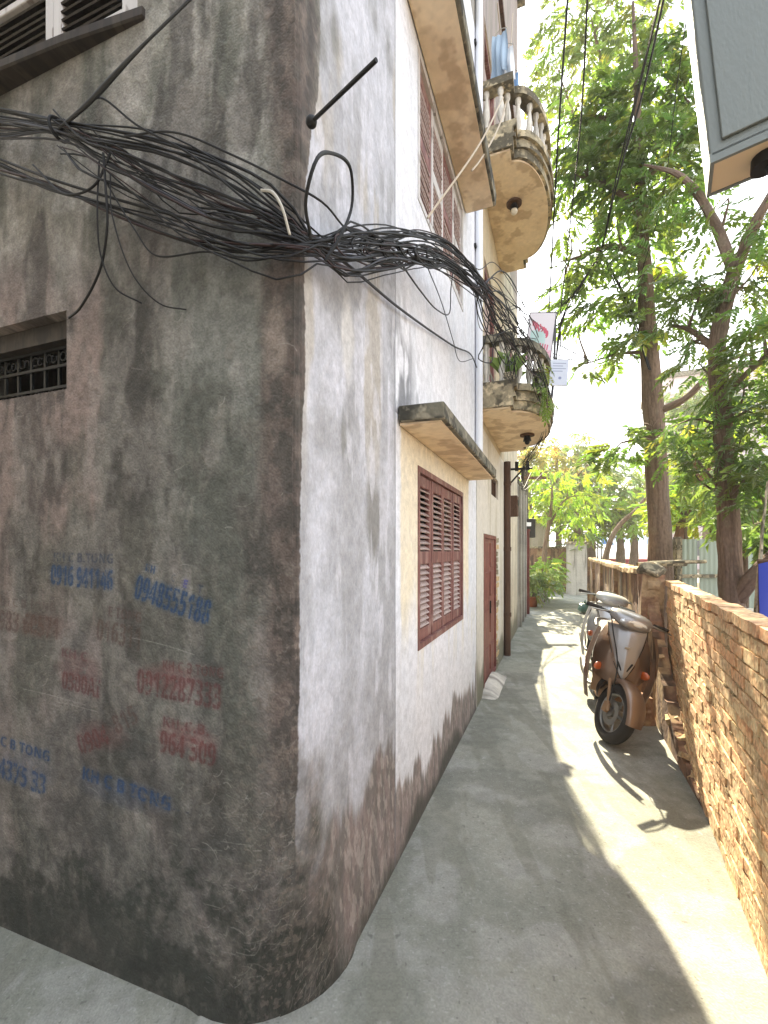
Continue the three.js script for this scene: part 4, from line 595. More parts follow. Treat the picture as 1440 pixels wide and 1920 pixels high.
tree('street_tree', 'tall straight tree whose trunk rises just behind the plastered wall', [4.05, 0, -6.6],
  [[[4.05, 0, -6.6], [4.02, 1.39, -6.6], [3.96, 3.02, -6.6], [3.85, 4.65, -6.6], [3.77, 6.13, -6.6], [3.77, 7.54, -6.7], [3.83, 9.01, -6.9], [3.9, 10.2, -7.1]], [0.19, 0.155, 0.14, 0.12, 0.09, 0.065, 0.04, 0.02]],
  [[[[3.92, 3.6, -6.6], [4.25, 3.75, -6.4], [4.6, 4.15, -6.2], [5.1, 4.3, -6.1]], [0.055, 0.045, 0.03, 0.012]], [[[3.86, 4.5, -6.6], [3.5, 4.55, -6.8], [3.15, 4.5, -7]], [0.03, 0.02, 0.008]], [[[3.78, 5.9, -6.6], [3.45, 6.3, -7], [3.2, 6.45, -7.5], [3.1, 6.7, -8]], [0.05, 0.04, 0.025, 0.01]], [[[3.77, 6.6, -6.6], [3.3, 7.2, -6.9], [2.9, 7.5, -7.1]], [0.05, 0.035, 0.012]], [[[3.77, 7.0, -6.65], [4.2, 7.4, -6.5], [4.6, 8.3, -6.8]], [0.05, 0.035, 0.012]], [[[3.79, 7.9, -6.75], [3.4, 8.5, -7.2], [3.2, 8.9, -7.6]], [0.04, 0.03, 0.01]]],
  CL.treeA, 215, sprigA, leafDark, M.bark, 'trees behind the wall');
tree('street_tree', 'forked tree close behind the brick wall with dense low foliage', [3.6, 0, -4.6],
  [[[3.6, 0, -4.6], [3.52, 1.35, -4.6], [3.44, 2.86, -4.6], [3.38, 3.67, -4.6], [3.5, 4.13, -4.65], [3.66, 4.6, -4.7]], [0.17, 0.115, 0.095, 0.085, 0.075, 0.065]],
  [[[[3.63, 4.5, -4.7], [3.52, 5.25, -4.9], [3.33, 5.82, -5.1], [3.1, 6.2, -5.4]], [0.06, 0.05, 0.035, 0.012]], [[[3.64, 4.5, -4.7], [3.76, 4.92, -4.6], [3.92, 5.27, -4.5], [4.2, 5.9, -4.4]], [0.06, 0.05, 0.035, 0.015]], [[[3.4, 3.6, -4.6], [3.3, 3.95, -4.85], [3.2, 4.15, -5.1]], [0.04, 0.03, 0.012]], [[[3.55, 1.1, -4.58], [3.64, 1.5, -4.3], [3.86, 1.76, -4.1], [4.3, 2.1, -3.9]], [0.085, 0.07, 0.06, 0.045]], [[[3.42, 3.1, -4.6], [3.5, 3.3, -4.4], [3.6, 3.5, -4.1]], [0.03, 0.025, 0.012]]],
  CL.treeB, 420, sprigB, leafDark, M.bark, 'trees behind the wall');
tree('street_tree', 'high airy tree crown over the far end of the alley', [6.8, 0, -11.2],
  [[[6.8, 0, -11.2], [6.75, 3, -11.2], [6.6, 6, -11.1], [6.2, 9, -11], [5.6, 12, -11], [5.1, 14.2, -11]], [0.16, 0.14, 0.12, 0.1, 0.07, 0.03]],
  [[[[5.9, 10.5, -11], [4.8, 12.2, -11.2], [4.4, 13.6, -11.4]], [0.06, 0.04, 0.015]], [[[5.75, 11.2, -11], [5.9, 12.8, -10.6], [6.2, 13.9, -10.2]], [0.05, 0.035, 0.012]]],
  CL.high, 70, sprigA, leafLight, M.bark, 'trees behind the wall');
tree('leaning_tree', 'reddish leaning forked trunk between the two tall trees', [5.6, 0, -9],
  [[[5.6, 0, -9], [5.75, 1.2, -9], [5.93, 2.16, -9], [6.14, 3.0, -9], [6.25, 3.6, -9]], [0.13, 0.115, 0.1, 0.09, 0.06]], [[[[6.05, 2.7, -9], [6.4, 3.3, -8.9], [6.6, 3.9, -8.8]], [0.08, 0.06, 0.03]]],
  [[6.3, 4.0, -9, 0.5], [6.8, 4.2, -8.8, 0.5], [5.9, 3.7, -9.3, 0.4], [6.9, 3.2, -9.4, 0.6], [6.2, 2.5, -9.8, 0.5], [6.9, 2.2, -9.6, 0.6], [7.4, 2.7, -9.2, 0.6]], 75, sprigA, leafBright, M.bark2);
// smaller leafy trees and the greenery closing the view
tree('feathery_tree', 'bright yellow green feathery tree over the far left bend', [5.0, 0, -14.2], [[[5.0, 0, -14.2], [5.0, 1.6, -14.1], [5.15, 2.8, -14], [5.2, 3.8, -14]], [0.09, 0.08, 0.06, 0.02]], [[[[5.05, 2.2, -14.1], [5.6, 3.2, -13.9], [6.2, 3.3, -13.8]], [0.04, 0.03, 0.01]]],
  [[4.9, 3.8, -14, 0.75], [5.5, 3.6, -13.8, 0.7], [5.1, 3.1, -14.1, 0.7], [5.9, 3.1, -13.8, 0.6], [6.2, 2.7, -13.8, 0.5], [5.6, 2.6, -14, 0.55], [4.7, 3.0, -14.3, 0.5], [6.0, 2.2, -13.9, 0.35]], 60, sprigA, leafBright, M.bark, undefined, 0.6);
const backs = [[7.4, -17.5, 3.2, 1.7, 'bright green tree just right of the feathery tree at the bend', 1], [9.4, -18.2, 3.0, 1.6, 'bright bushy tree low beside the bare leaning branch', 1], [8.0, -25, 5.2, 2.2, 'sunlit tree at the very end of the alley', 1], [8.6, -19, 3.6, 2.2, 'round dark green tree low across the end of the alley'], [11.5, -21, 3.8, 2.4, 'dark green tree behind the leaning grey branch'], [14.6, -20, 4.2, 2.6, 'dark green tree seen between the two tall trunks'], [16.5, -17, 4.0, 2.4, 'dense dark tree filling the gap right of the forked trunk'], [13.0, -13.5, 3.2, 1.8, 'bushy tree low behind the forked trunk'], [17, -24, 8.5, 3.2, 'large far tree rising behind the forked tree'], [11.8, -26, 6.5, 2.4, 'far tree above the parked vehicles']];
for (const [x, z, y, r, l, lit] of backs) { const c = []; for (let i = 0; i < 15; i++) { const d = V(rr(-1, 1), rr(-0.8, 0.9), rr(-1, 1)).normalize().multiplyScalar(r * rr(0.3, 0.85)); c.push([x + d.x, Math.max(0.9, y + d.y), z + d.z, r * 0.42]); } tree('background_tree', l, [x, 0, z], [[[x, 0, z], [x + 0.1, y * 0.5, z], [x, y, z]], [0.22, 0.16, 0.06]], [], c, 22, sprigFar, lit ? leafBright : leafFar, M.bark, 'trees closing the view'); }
{ const c = []; for (let i = 0; i < 22; i++) c.push([7.6 + rr(-2.2, 2.2), 5.6 + rr(-1.4, 1.6), -20 + rr(-1, 1), 0.7]); tree('pale_tree', 'pale yellowish tree in the haze above the far bend', [7.8, 0, -20.2], [[[7.8, 0, -20.2], [7.7, 3, -20], [7.6, 6, -20]], [0.15, 0.12, 0.04]], [[[[7.7, 3.5, -20], [6.6, 5, -20], [6, 6, -20]], [0.06, 0.04, 0.02]], [[[7.7, 3.8, -20], [8.8, 5.2, -20], [9.6, 6, -20]], [0.06, 0.04, 0.02]]], c, 26, sprigFar, leafPale, M.bark); }
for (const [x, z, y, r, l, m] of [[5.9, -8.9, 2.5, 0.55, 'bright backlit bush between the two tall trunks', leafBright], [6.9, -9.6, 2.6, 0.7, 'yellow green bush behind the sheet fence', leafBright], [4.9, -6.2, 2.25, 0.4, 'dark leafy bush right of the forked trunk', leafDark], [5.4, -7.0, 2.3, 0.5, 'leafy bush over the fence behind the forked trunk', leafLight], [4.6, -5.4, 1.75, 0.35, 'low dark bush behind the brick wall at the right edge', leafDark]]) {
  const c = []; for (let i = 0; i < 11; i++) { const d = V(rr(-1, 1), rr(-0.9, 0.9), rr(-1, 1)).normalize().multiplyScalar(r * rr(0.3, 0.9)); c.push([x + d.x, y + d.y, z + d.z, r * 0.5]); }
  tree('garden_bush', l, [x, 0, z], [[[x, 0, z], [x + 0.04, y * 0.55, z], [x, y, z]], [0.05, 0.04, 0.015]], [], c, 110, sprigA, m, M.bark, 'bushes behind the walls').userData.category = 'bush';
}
solo('dead_branch', uvBox(tube([[5.75, 0, -12], [5.93, 1.7, -12], [6.25, 2.3, -12], [6.65, 2.65, -12], [7.1, 3.15, -12], [7.5, 3.3, -12]], [0.11, 0.09, 0.075, 0.06, 0.05, 0.02], 10, 36, 0.3)), M.bark, 'bare grey branch leaning to the right at the end of the alley', 'branch');
solo('dry_stick', uvBox(tube([[2.98, 0.2, -3.7], [3.05, 1.0, -3.72], [3.1, 1.35, -3.75], [3.17, 1.75, -3.8], [3.3, 2.2, -3.9]], [0.016, 0.016, 0.02, 0.012, 0.008], 8, 30, 0.6)), M.stone, 'thin knobbly dry stick leaning behind the brick wall', 'stick');
solo('dry_stick', uvBox(tube([[2.55, 0.3, -2.75], [2.55, 1.1, -2.78], [2.57, 1.42, -2.8]], [0.012, 0.012, 0.009], 8, 16, 0.6)), M.stone, 'short dry stalk poking above the brick wall at the right edge', 'stick');

// ---------- cables ----------
const CB = {
  main: [[-1.89,3.39,-1.91],[-1.5,3.24,-1.77],[-1.18,3.11,-1.64],[-0.98,2.98,-1.57],[-0.74,2.82,-1.49],[-0.5,2.67,-1.42],[-0.3,2.56,-1.36]],
  upper: [[-1.89,3.46,-1.91],[-1.5,3.3,-1.77],[-1.19,3.15,-1.64],[-1.07,3.08,-1.59],[-0.74,2.94,-1.49],[-0.5,2.79,-1.43],[-0.3,2.62,-1.36]],
  lower: [[-1.89,3.33,-1.91],[-1.5,3.1,-1.77],[-1.2,2.92,-1.65],[-0.95,2.78,-1.56],[-0.67,2.64,-1.47],[-0.46,2.55,-1.4],[-0.29,2.5,-1.35]],
  fan: [[-1.16,3.1,-1.63],[-1.03,2.98,-1.57],[-0.88,2.86,-1.52],[-0.69,2.72,-1.48],[-0.48,2.59,-1.41],[-0.29,2.52,-1.35]],
  wall: [[-0.19,2.57,-1.45],[-0.13,2.63,-1.55],[0,2.8,-1.8],[0.18,3.07,-2.19],[0.38,3.25,-2.56],[0.56,3.25,-2.77]],
  end: [[[0.85,3.32,-3.3],[1.25,3.36,-4.0],[1.65,3.25,-4.7],[1.93,3.15,-5.3],[2.0,2.98,-6.1],[2.12,2.88,-6.9]], [[0.86,3.49,-3.4],[1.43,3.94,-4.6],[2.49,4.5,-6.6],[3.2,4.53,-7.0]], [[0.71,3.22,-3.1],[0.93,3.18,-3.5],[1.2,3.3,-4.2],[1.31,3.31,-4.58]]],
};
const wob = (p, a, y0 = 0) => V(p[0] + rr(-a, a) * 0.5, p[1] + rr(-a, a) + y0, p[2] + rr(-a, a) * 0.5);
const LBL = { main: 'dark cable in the thick middle strand strung round the house corner', upper: 'dark cable in the upper strand of the bundle on the dark wall', lower: 'dark cable in the sagging lower strand of the bundle on the dark wall', fan: 'thin cable in the loose fan spreading from the knot of the bundle' };
const bundleCable = (kind, spread, wallSpread, r, m, end) => {
  const off = rr(-spread, spread), p = CB[kind].map((q, i) => wob(q, spread * 0.45, off * (i === 2 && kind !== 'fan' ? 0.35 : 1)));
  const o2 = rr(-wallSpread, wallSpread); CB.wall.forEach((q, i) => p.push(wob(q, wallSpread * (i ? 0.4 : 0.15), o2 * (i ? 1 : 0.5))));
  const E = CB.end[end], n = E.length; E.forEach((q, i) => p.push(wob(q, i === n - 1 ? 0.05 : (end === 1 ? 0.2 : 0.12), rr(-0.06, 0.06))));
  return solo('cable', tube(p, [r], 5, 90), m, LBL[kind], 'cable', { main: 'middle strand', upper: 'upper strand', lower: 'lower strand', fan: 'loose fan' }[kind] + ' of the cable bundle');
};
const ends = [0, 1, 0, 2, 0, 1, 2, 0, 1, 0];
for (let i = 0; i < 13; i++) bundleCable('main', 0.036, 0.075, R() < 0.2 ? rr(0.005, 0.0075) : rr(0.002, 0.0042), R() < 0.2 ? M.cableGrey : R() < 0.2 ? M.cableSunBrown : M.cable, ends[i % 10]);
for (let i = 0; i < 7; i++) bundleCable('upper', 0.035, 0.075, rr(0.0025, 0.006), M.cable, ends[(i + 3) % 10]);
for (let i = 0; i < 7; i++) bundleCable('lower', 0.04, 0.075, rr(0.0025, 0.005), i % 4 === 3 ? M.cableSunBrown : M.cable, ends[(i + 1) % 10]);
for (let i = 0; i < 12; i++) bundleCable('fan', 0.08, 0.08, rr(0.0018, 0.004), i % 5 === 4 ? M.cableSunBrown : M.cable, ends[(i + 2) % 10]);
// coils of slack tied into the bundle on the pale wall
for (let i = 0; i < 16; i++) {
  const k = rr(0.15, 0.8), a = V(...CB.wall[1]).lerp(V(...CB.wall[4]), k), w = rr(0.16, 0.34), h = rr(0.02, 0.055), p = [], ph = R() * 6;
  for (let j = 0; j <= 14; j++) { const t = j / 14 * Math.PI * 2.2 + ph; p.push(V(a.x + Math.cos(t) * w * 0.36, a.y + Math.cos(t) * w * 0.42 + Math.sin(t) * h + rr(-0.008, 0.008), a.z - Math.cos(t) * w * 0.8 + rr(-0.012, 0.012))); }
  solo('cable_coil', tube(p, [rr(0.0025, 0.0045)], 5, 60), i % 4 ? M.cable : M.cableSunBrown, 'loose coil of slack cable tied into the bundle on the pale wall', 'cable', 'coils of slack cable on the pale wall');
}
const one = (pts, r, m, label, seg = 48) => solo('cable', tube(pts, Array.isArray(r) ? r : [r], 6, seg), m, label, 'cable');
one([[-0.96,2.96,-1.55],[-0.94,2.83,-1.53],[-0.94,2.71,-1.54],[-1.0,2.6,-1.6],[-1.13,2.51,-1.69],[-1.23,2.51,-1.77]], 0.0045, M.cable, 'black cable drooping from the bundle to the corner of the barred window');
one([[-0.98,2.94,-1.56],[-0.98,2.75,-1.55],[-0.98,2.62,-1.57],[-0.94,2.52,-1.59],[-0.86,2.48,-1.61]], 0.003, M.cable, 'thin cable curling down short against the wall beside the barred window');
one([[-0.93,2.88,-1.54],[-0.91,2.72,-1.52],[-0.84,2.52,-1.53],[-0.77,2.45,-1.56],[-0.68,2.43,-1.56]], 0.0025, M.cable, 'thinnest hanging cable, ending lowest and farthest right on the dark wall');
one([[-1.3,3.03,-1.68],[-1.11,2.85,-1.59],[-0.99,2.85,-1.55],[-0.93,2.95,-1.54]], 0.004, M.cable, 'short cable swag just below the knot of the bundle');
one([[-0.95,2.86,-1.55],[-0.83,2.67,-1.51],[-0.76,2.58,-1.5],[-0.56,2.55,-1.44],[-0.41,2.49,-1.39],[-0.3,2.49,-1.36]], 0.003, M.cable, 'thin cable bowing under the bundle across the dark wall');
one([[-1.02,3.12,-1.55],[-0.94,3.1,-1.5],[-0.8,2.98,-1.47],[-0.61,2.85,-1.43],[-0.46,2.71,-1.4],[-0.29,2.55,-1.36]], 0.0035, M.cable, 'cable arching highest above the bundle on the dark wall');
one([[-0.87,2.99,-1.52],[-0.66,2.92,-1.43],[-0.45,2.8,-1.38],[-0.3,2.69,-1.33],[-0.19,2.65,-1.36],[-0.13,2.69,-1.53],[-0.04,2.79,-1.75]], 0.0035, M.cable, 'cable bowing above the bundle round the house corner');
one([[-1.16,3.11,-1.62],[-1.01,3.1,-1.53],[-0.74,3.05,-1.33],[-0.46,2.9,-1.07],[-0.28,2.72,-0.85]], [0.005, 0.008, 0.0035, 0.003, 0.0025], M.cable, 'thick black cable rising steeply from the knot towards the top');
one([[-0.21,2.5,-1.3],[-0.2,2.5,-1.16],[-0.17,2.56,-1.12],[-0.14,2.67,-1.22],[-0.1,2.75,-1.37],[-0.1,2.7,-1.43],[-0.13,2.58,-1.4],[-0.18,2.49,-1.39]], 0.005, M.cable, 'stiff black cable standing up in a large loop at the corner');
one([[-0.37,2.69,-1.37],[-0.33,2.66,-1.34],[-0.3,2.61,-1.33],[-0.28,2.54,-1.35]], 0.0045, M.cableWhite, 'short pale bent cable sticking out of the bundle near the corner');
one([[-0.19,2.6,-1.51],[-0.14,2.67,-1.69],[0.07,2.81,-2.25],[0.53,3.17,-3.47],[0.82,3.42,-4.23],[0.91,3.4,-4.45]], 0.006, M.cableGrey, 'grey cable running straight down the pale wall below the bundle');
one([[0.05,2.85,-1.92],[0.19,2.96,-2.37],[0.32,3.07,-2.76],[0.46,3.27,-3.17],[0.48,3.47,-3.26],[0.44,3.39,-2.86]], 0.004, M.cable, 'cable hanging in a sharp V against the white wall');
one([[0.21,3.05,-2.28],[0.36,3.13,-2.81],[0.5,3.12,-3.28],[0.59,3.09,-3.55],[0.76,3.23,-3.84]], 0.003, M.cableGrey, 'thin cable dangling lowest against the white wall');
one([[0.73,3.27,-3.1],[0.85,3.35,-3.9],[0.82,3.28,-3.95],[0.94,3.26,-4.0],[0.99,3.45,-4.1],[1.05,3.6,-4.0]], 0.005, M.cable, 'black cable looping in front of the lower balcony rail');
{ const m = []; for (const [y, z] of [[3.13, -1.645], [2.98, -1.57]]) { const t = new THREE.TorusGeometry(0.035, 0.006, 6, 18); t.rotateY(Math.PI / 2 - 0.35); t.translate(y === 3.13 ? -1.18 : -0.98, y, z); m.push(t); } solo('cable_tie', mg(m.slice(0, 1)), M.cable, 'wire tie round the knot of the bundle', 'cable tie'); }
solo('wall_rod', mg([bar([-0.235, 2.93, -1.415], [-0.02, 2.9, -1.2], 0.006, 8), new THREE.SphereGeometry(0.018, 10, 8).translate(-0.225, 2.93, -1.405)]), M.iron, 'straight black iron rod jutting from the house corner above the cables', 'rod');
const over = (pts, r, n, sp, label) => { for (let i = 0; i < n; i++) solo('overhead_cable', tube(pts.map((p, k) => V(p[0] + (n > 1 ? rr(-sp, sp) * (k === pts.length - 1 || k === 0 ? 0.4 : 1) : 0), p[1] + (n > 1 ? rr(-sp, sp) * (k === pts.length - 1 ? 0.3 : 1) : 0), p[2])), [r * rr(0.8, 1.2)], 6, 40), M.cable, label, 'cable', n > 1 ? 'cables over the alley: ' + label.replace('cable in the ', '').replace('overhead ', '') : undefined); };
over([[1.32,5.83,-3.2],[1.54,5.79,-3.9],[1.83,5.74,-4.8],[2.28,5.34,-6.2],[2.46,4.97,-6.8]], 0.012, 1, 0, 'thick overhead cable nearest the round balconies');
over([[1.54,6.09,-3.4],[1.92,5.91,-4.4],[2.45,5.79,-6],[2.72,5.25,-7]], 0.009, 1, 0, 'second overhead cable from the balconies');
over([[2.04,5.83,-3.2],[2.4,5.96,-4.2],[2.9,6.23,-5.6],[3.36,6.25,-7]], 0.009, 3, 0.035, 'overhead cable in the trio crossing the tree crown');
over([[3.36,6.25,-7],[3.09,5.74,-7],[2.81,5.39,-7.2],[2.74,4.93,-7.2],[2.74,4.5,-7.2]], 0.008, 7, 0.07, 'cable in the slack fan dropping towards the white sign');
over([[3.36,6.25,-7],[3.52,5.54,-6.8],[3.65,4.92,-6.6],[3.75,4.16,-6.4]], 0.009, 4, 0.03, 'cable in the strand tied down to the tall trunk');
over([[2.87,7,-4.2],[3.11,6.59,-4.8],[3.43,5.9,-5.6],[3.59,5.22,-6.5],[3.79,4.84,-7]], 0.005, 1, 0, 'thin pale wire through the middle of the tree crown');
for (const [p, l] of [[[[1.99,9.9,-7.0],[1.2,6.0,-4.5],[0.72,4.5,-3.35],[0.6,4.2,-3.1]], 'long pale rope slanting down from the upper balcony'], [[[1.05,5.6,-4.0],[0.62,4.3,-3.05],[0.25,3.51,-2.6]], 'short pale rope tied to the cable bundle']]) solo('rope', tube(p, [0.007], 6, 30), M.rope, l, 'rope');
// ---------- signs, lamps, plants, laundry ----------
function printed(w, h, draw) { const c = document.createElement('canvas'); c.width = w; c.height = h; draw(c.getContext('2d'), w, h); const t = new THREE.CanvasTexture(c); t.colorSpace = THREE.SRGBColorSpace; return t; }
{
  const t1 = printed(256, 512, (x, w, h) => { x.fillStyle = '#ddd9e0'; x.fillRect(0, 0, w, h); x.fillStyle = '#bcd8d6'; x.fillRect(30, 190, 150, 170); x.fillStyle = '#e3b9c8'; x.fillRect(0, 400, w, 112); x.strokeStyle = '#c65f74'; x.lineCap = 'round'; const q = rng(5); for (let i = 0; i < 9; i++) { x.lineWidth = 10 + q() * 12; const X = 40 + i * 19, Y = 70 + i * 14 + q() * 20; x.beginPath(); x.moveTo(X, Y); x.quadraticCurveTo(X + 20 * q(), Y + 40, X - 8 + 26 * q(), Y + 46 + 30 * q()); x.stroke(); } x.strokeStyle = '#cc6f86'; for (let i = 0; i < 4; i++) { x.lineWidth = 14; x.beginPath(); x.moveTo(140 + i * 24, 330 + i * 6); x.lineTo(136 + i * 24, 384 + i * 4); x.stroke(); } x.fillStyle = '#d789a0'; for (let i = 0; i < 3; i++) x.fillRect(20, 420 + i * 28, 210 - i * 30, 12); });
  const s1 = thing('banner_sign', 'faded pink and teal banner sign hung above the lower balcony', 'sign', [1.79, 3.82, -5.3], -0.25); s1.rotation.z = -0.12; s1.scale.setScalar(0.7); const bm = mat(0xb9c6ca, 0.8);
  part(s1, 'panel', [bx(0.42, 0.8, 0.02, 0, 0.4, 0)][0], bm); part(s1, 'print', new THREE.PlaneGeometry(0.41, 0.79).translate(0, 0.4, 0.0125), new THREE.MeshStandardMaterial({ map: t1, roughness: 0.8 }));
  part(s1, 'frame', ring(-0.215, 0.215, -0.005, 0.805, 0.014, 0, 0.03), M.cableGrey);
  const t2 = printed(128, 196, (x, w, h) => { x.fillStyle = '#cfd6e6'; x.fillRect(0, 0, w, h); x.fillStyle = '#9aa3bd'; for (let i = 0; i < 4; i++) x.fillRect(16, 24 + i * 20, 96 - (i % 2) * 22, 7); x.fillStyle = '#8790b0'; x.beginPath(); x.arc(74, 140, 11, 0, 7); x.fill(); });
  const s2 = thing('white_sign', 'small white rectangular sign beside the pink banner', 'sign', [2.03, 3.53, -5.3], -0.15); s2.rotation.z = -0.08; s2.scale.setScalar(0.76);
  part(s2, 'panel', bx(0.27, 0.4, 0.02, 0, 0.2, 0), mat(0xcfd5e0, 0.6)); part(s2, 'print', new THREE.PlaneGeometry(0.26, 0.39).translate(0, 0.2, 0.0125), new THREE.MeshStandardMaterial({ map: t2, roughness: 0.6 }));
  const sp = thing('sign_post', 'slim bent grey post carrying the small white sign', 'post', [2.0, 0, -5.33]); part(sp, 'shaft', tube([[-0.1, 3.1, 0.02], [-0.03, 3.4, 0.0], [0, 3.8, 0], [0.03, 4.35, -0.06]], [0.016, 0.013], 10, 20), M.cableGrey); part(sp, 'clamp', bx(0.06, 0.05, 0.06, -0.07, 3.2, 0.01), M.cableGrey);
}
for (const [s, n, y, l] of [[4.15, 0.3, 5.59, 'round ceiling lamp under the upper balcony'], [4.55, 0.42, 3.02, 'black ceiling lamp under the lower balcony']]) {
  const p = along(s, n), o = thing('ceiling_lamp', l, 'lamp', [p[0], y, p[2]]), low = y < 4;
  part(o, 'rose', new THREE.CylinderGeometry(0.085, 0.085, 0.02, 24).translate(0, -0.01, 0), M.rust); part(o, 'lamp_holder', new THREE.CylinderGeometry(0.035, low ? 0.05 : 0.045, 0.06, 16).translate(0, -0.05, 0), M.iron);
  part(o, 'bulb', new THREE.SphereGeometry(low ? 0.03 : 0.04, 16, 12).translate(0, -0.095, 0), low ? M.iron : mat(0xd8d2c4, 0.3));
}
{ // plants on the lower balcony
  const blades = (n, rx, rz, h, seed) => { const q = rng(seed), pos = []; for (let i = 0; i < n; i++) { const x = (q() - 0.5) * 2 * rx, z = (q() - 0.5) * 2 * rz, a = q() * 6.28, l = h * (0.5 + q()), dx = Math.cos(a), dz = Math.sin(a), w = 0.006, b = 0.35 + q() * 0.5; const P = [[x - dz * w, 0, z + dx * w], [x + dz * w, 0, z - dx * w], [x + dx * l * b * 0.4 + dz * w * 0.7, l * 0.7, z + dz * l * b * 0.4 - dx * w * 0.7], [x + dx * l * b, l * (1 - b * 0.4), z + dz * l * b]]; for (const k of [0, 1, 2, 0, 2, 3]) pos.push(...P[k]); } const g = new THREE.BufferGeometry(); g.setAttribute('position', new THREE.Float32BufferAttribute(pos, 3)); g.computeVertexNormals(); return g; };
  const p = along(3.62, 0.3), o = thing('balcony_planter', 'planter of long grassy leaves on the lower balcony ledge', 'planter', [p[0], 3.3, p[2]], TF);
  part(o, 'planter_box', rb(0.34, 0.1, 0.14, 0.012, 0, 0.05, 0), M.stone); const gl = part(o, 'grass_leaves', blades(170, 0.16, 0.06, 0.2, 3), leafLight); gl.position.y = 0.08; gl.userData.kind = 'stuff';
  const p2 = along(3.72, 0.62), v = thing('trailing_plant', 'half dried vine trailing over the rim of the lower balcony', 'plant', [p2[0], 3.36, p2[2]], TF), st = [];
  for (let i = 0; i < 14; i++) { const x = rr(-0.14, 0.1), l = rr(0.15, 0.34); st.push(tube([[x, 0.1, -0.12], [x + rr(-0.03, 0.03), 0.05, 0.02], [x + rr(-0.05, 0.05), -l * 0.6, 0.04], [x + rr(-0.08, 0.08), -l, 0.05]], [0.005, 0.003], 4, 10)); }
  part(v, 'stems', mg(st), M.bark); const cl = []; for (let i = 0; i < 7; i++) cl.push([rr(-0.12, 0.1), rr(-0.24, 0.2), rr(0, 0.06), 0.06]); crown(v, 'leaves', cl, 700, sprigGeo(4, 0.05, 0.022, 0.028, 9), leafLight, 0.3, 0.9);
}
{ // laundry on the upper balcony
  const cols = [[0xa3b8cc, 'pale blue shirt hung on the upper balcony'], [0xd9dde2, 'white cloth hung on the upper balcony'], [0x6d8db2, 'darker blue cloth hung lowest on the upper balcony']];
  cols.forEach(([c, l], i) => { const p = along(3.47 + i * 0.1, 0.22 + i * 0.05), y = 6.42 - (i === 2 ? 0.12 : 0); const w = 0.17, h = 0.42 - i * 0.06; const g = grid(10, 14, (u, v) => { const f = 0.022 * Math.sin(u * 17 + i) * (0.4 + v) + 0.02 * Math.sin(v * 5 + u * 4); return [(u - 0.5) * w * (0.8 + 0.3 * v), (1 - v) * h, f]; }), g2 = g.clone().translate(0, 0, -0.006);
    const o = thing('laundry', l, 'laundry', [p[0], y, p[2]], TF + 1.2 + i * 0.3); part(o, 'cloth', mg([g, g2]), new THREE.MeshStandardMaterial({ color: c, roughness: 0.9, side: THREE.DoubleSide })); part(o, 'hanger', tube([[-0.08, h, 0], [0, h + 0.04, 0], [0.08, h, 0]], [0.004], 5, 8), M.cableWhite); });
  const a = along(3.42, 0.2), b = along(4.9, 0.2); solo('washing_line', tube([[a[0], 7.1, a[2]], [(a[0] + b[0]) / 2, 7.02, (a[2] + b[2]) / 2], [b[0], 7.1, b[2]]], [0.006], 6, 16), M.rope, 'washing line strung over the upper balcony', 'line');
}

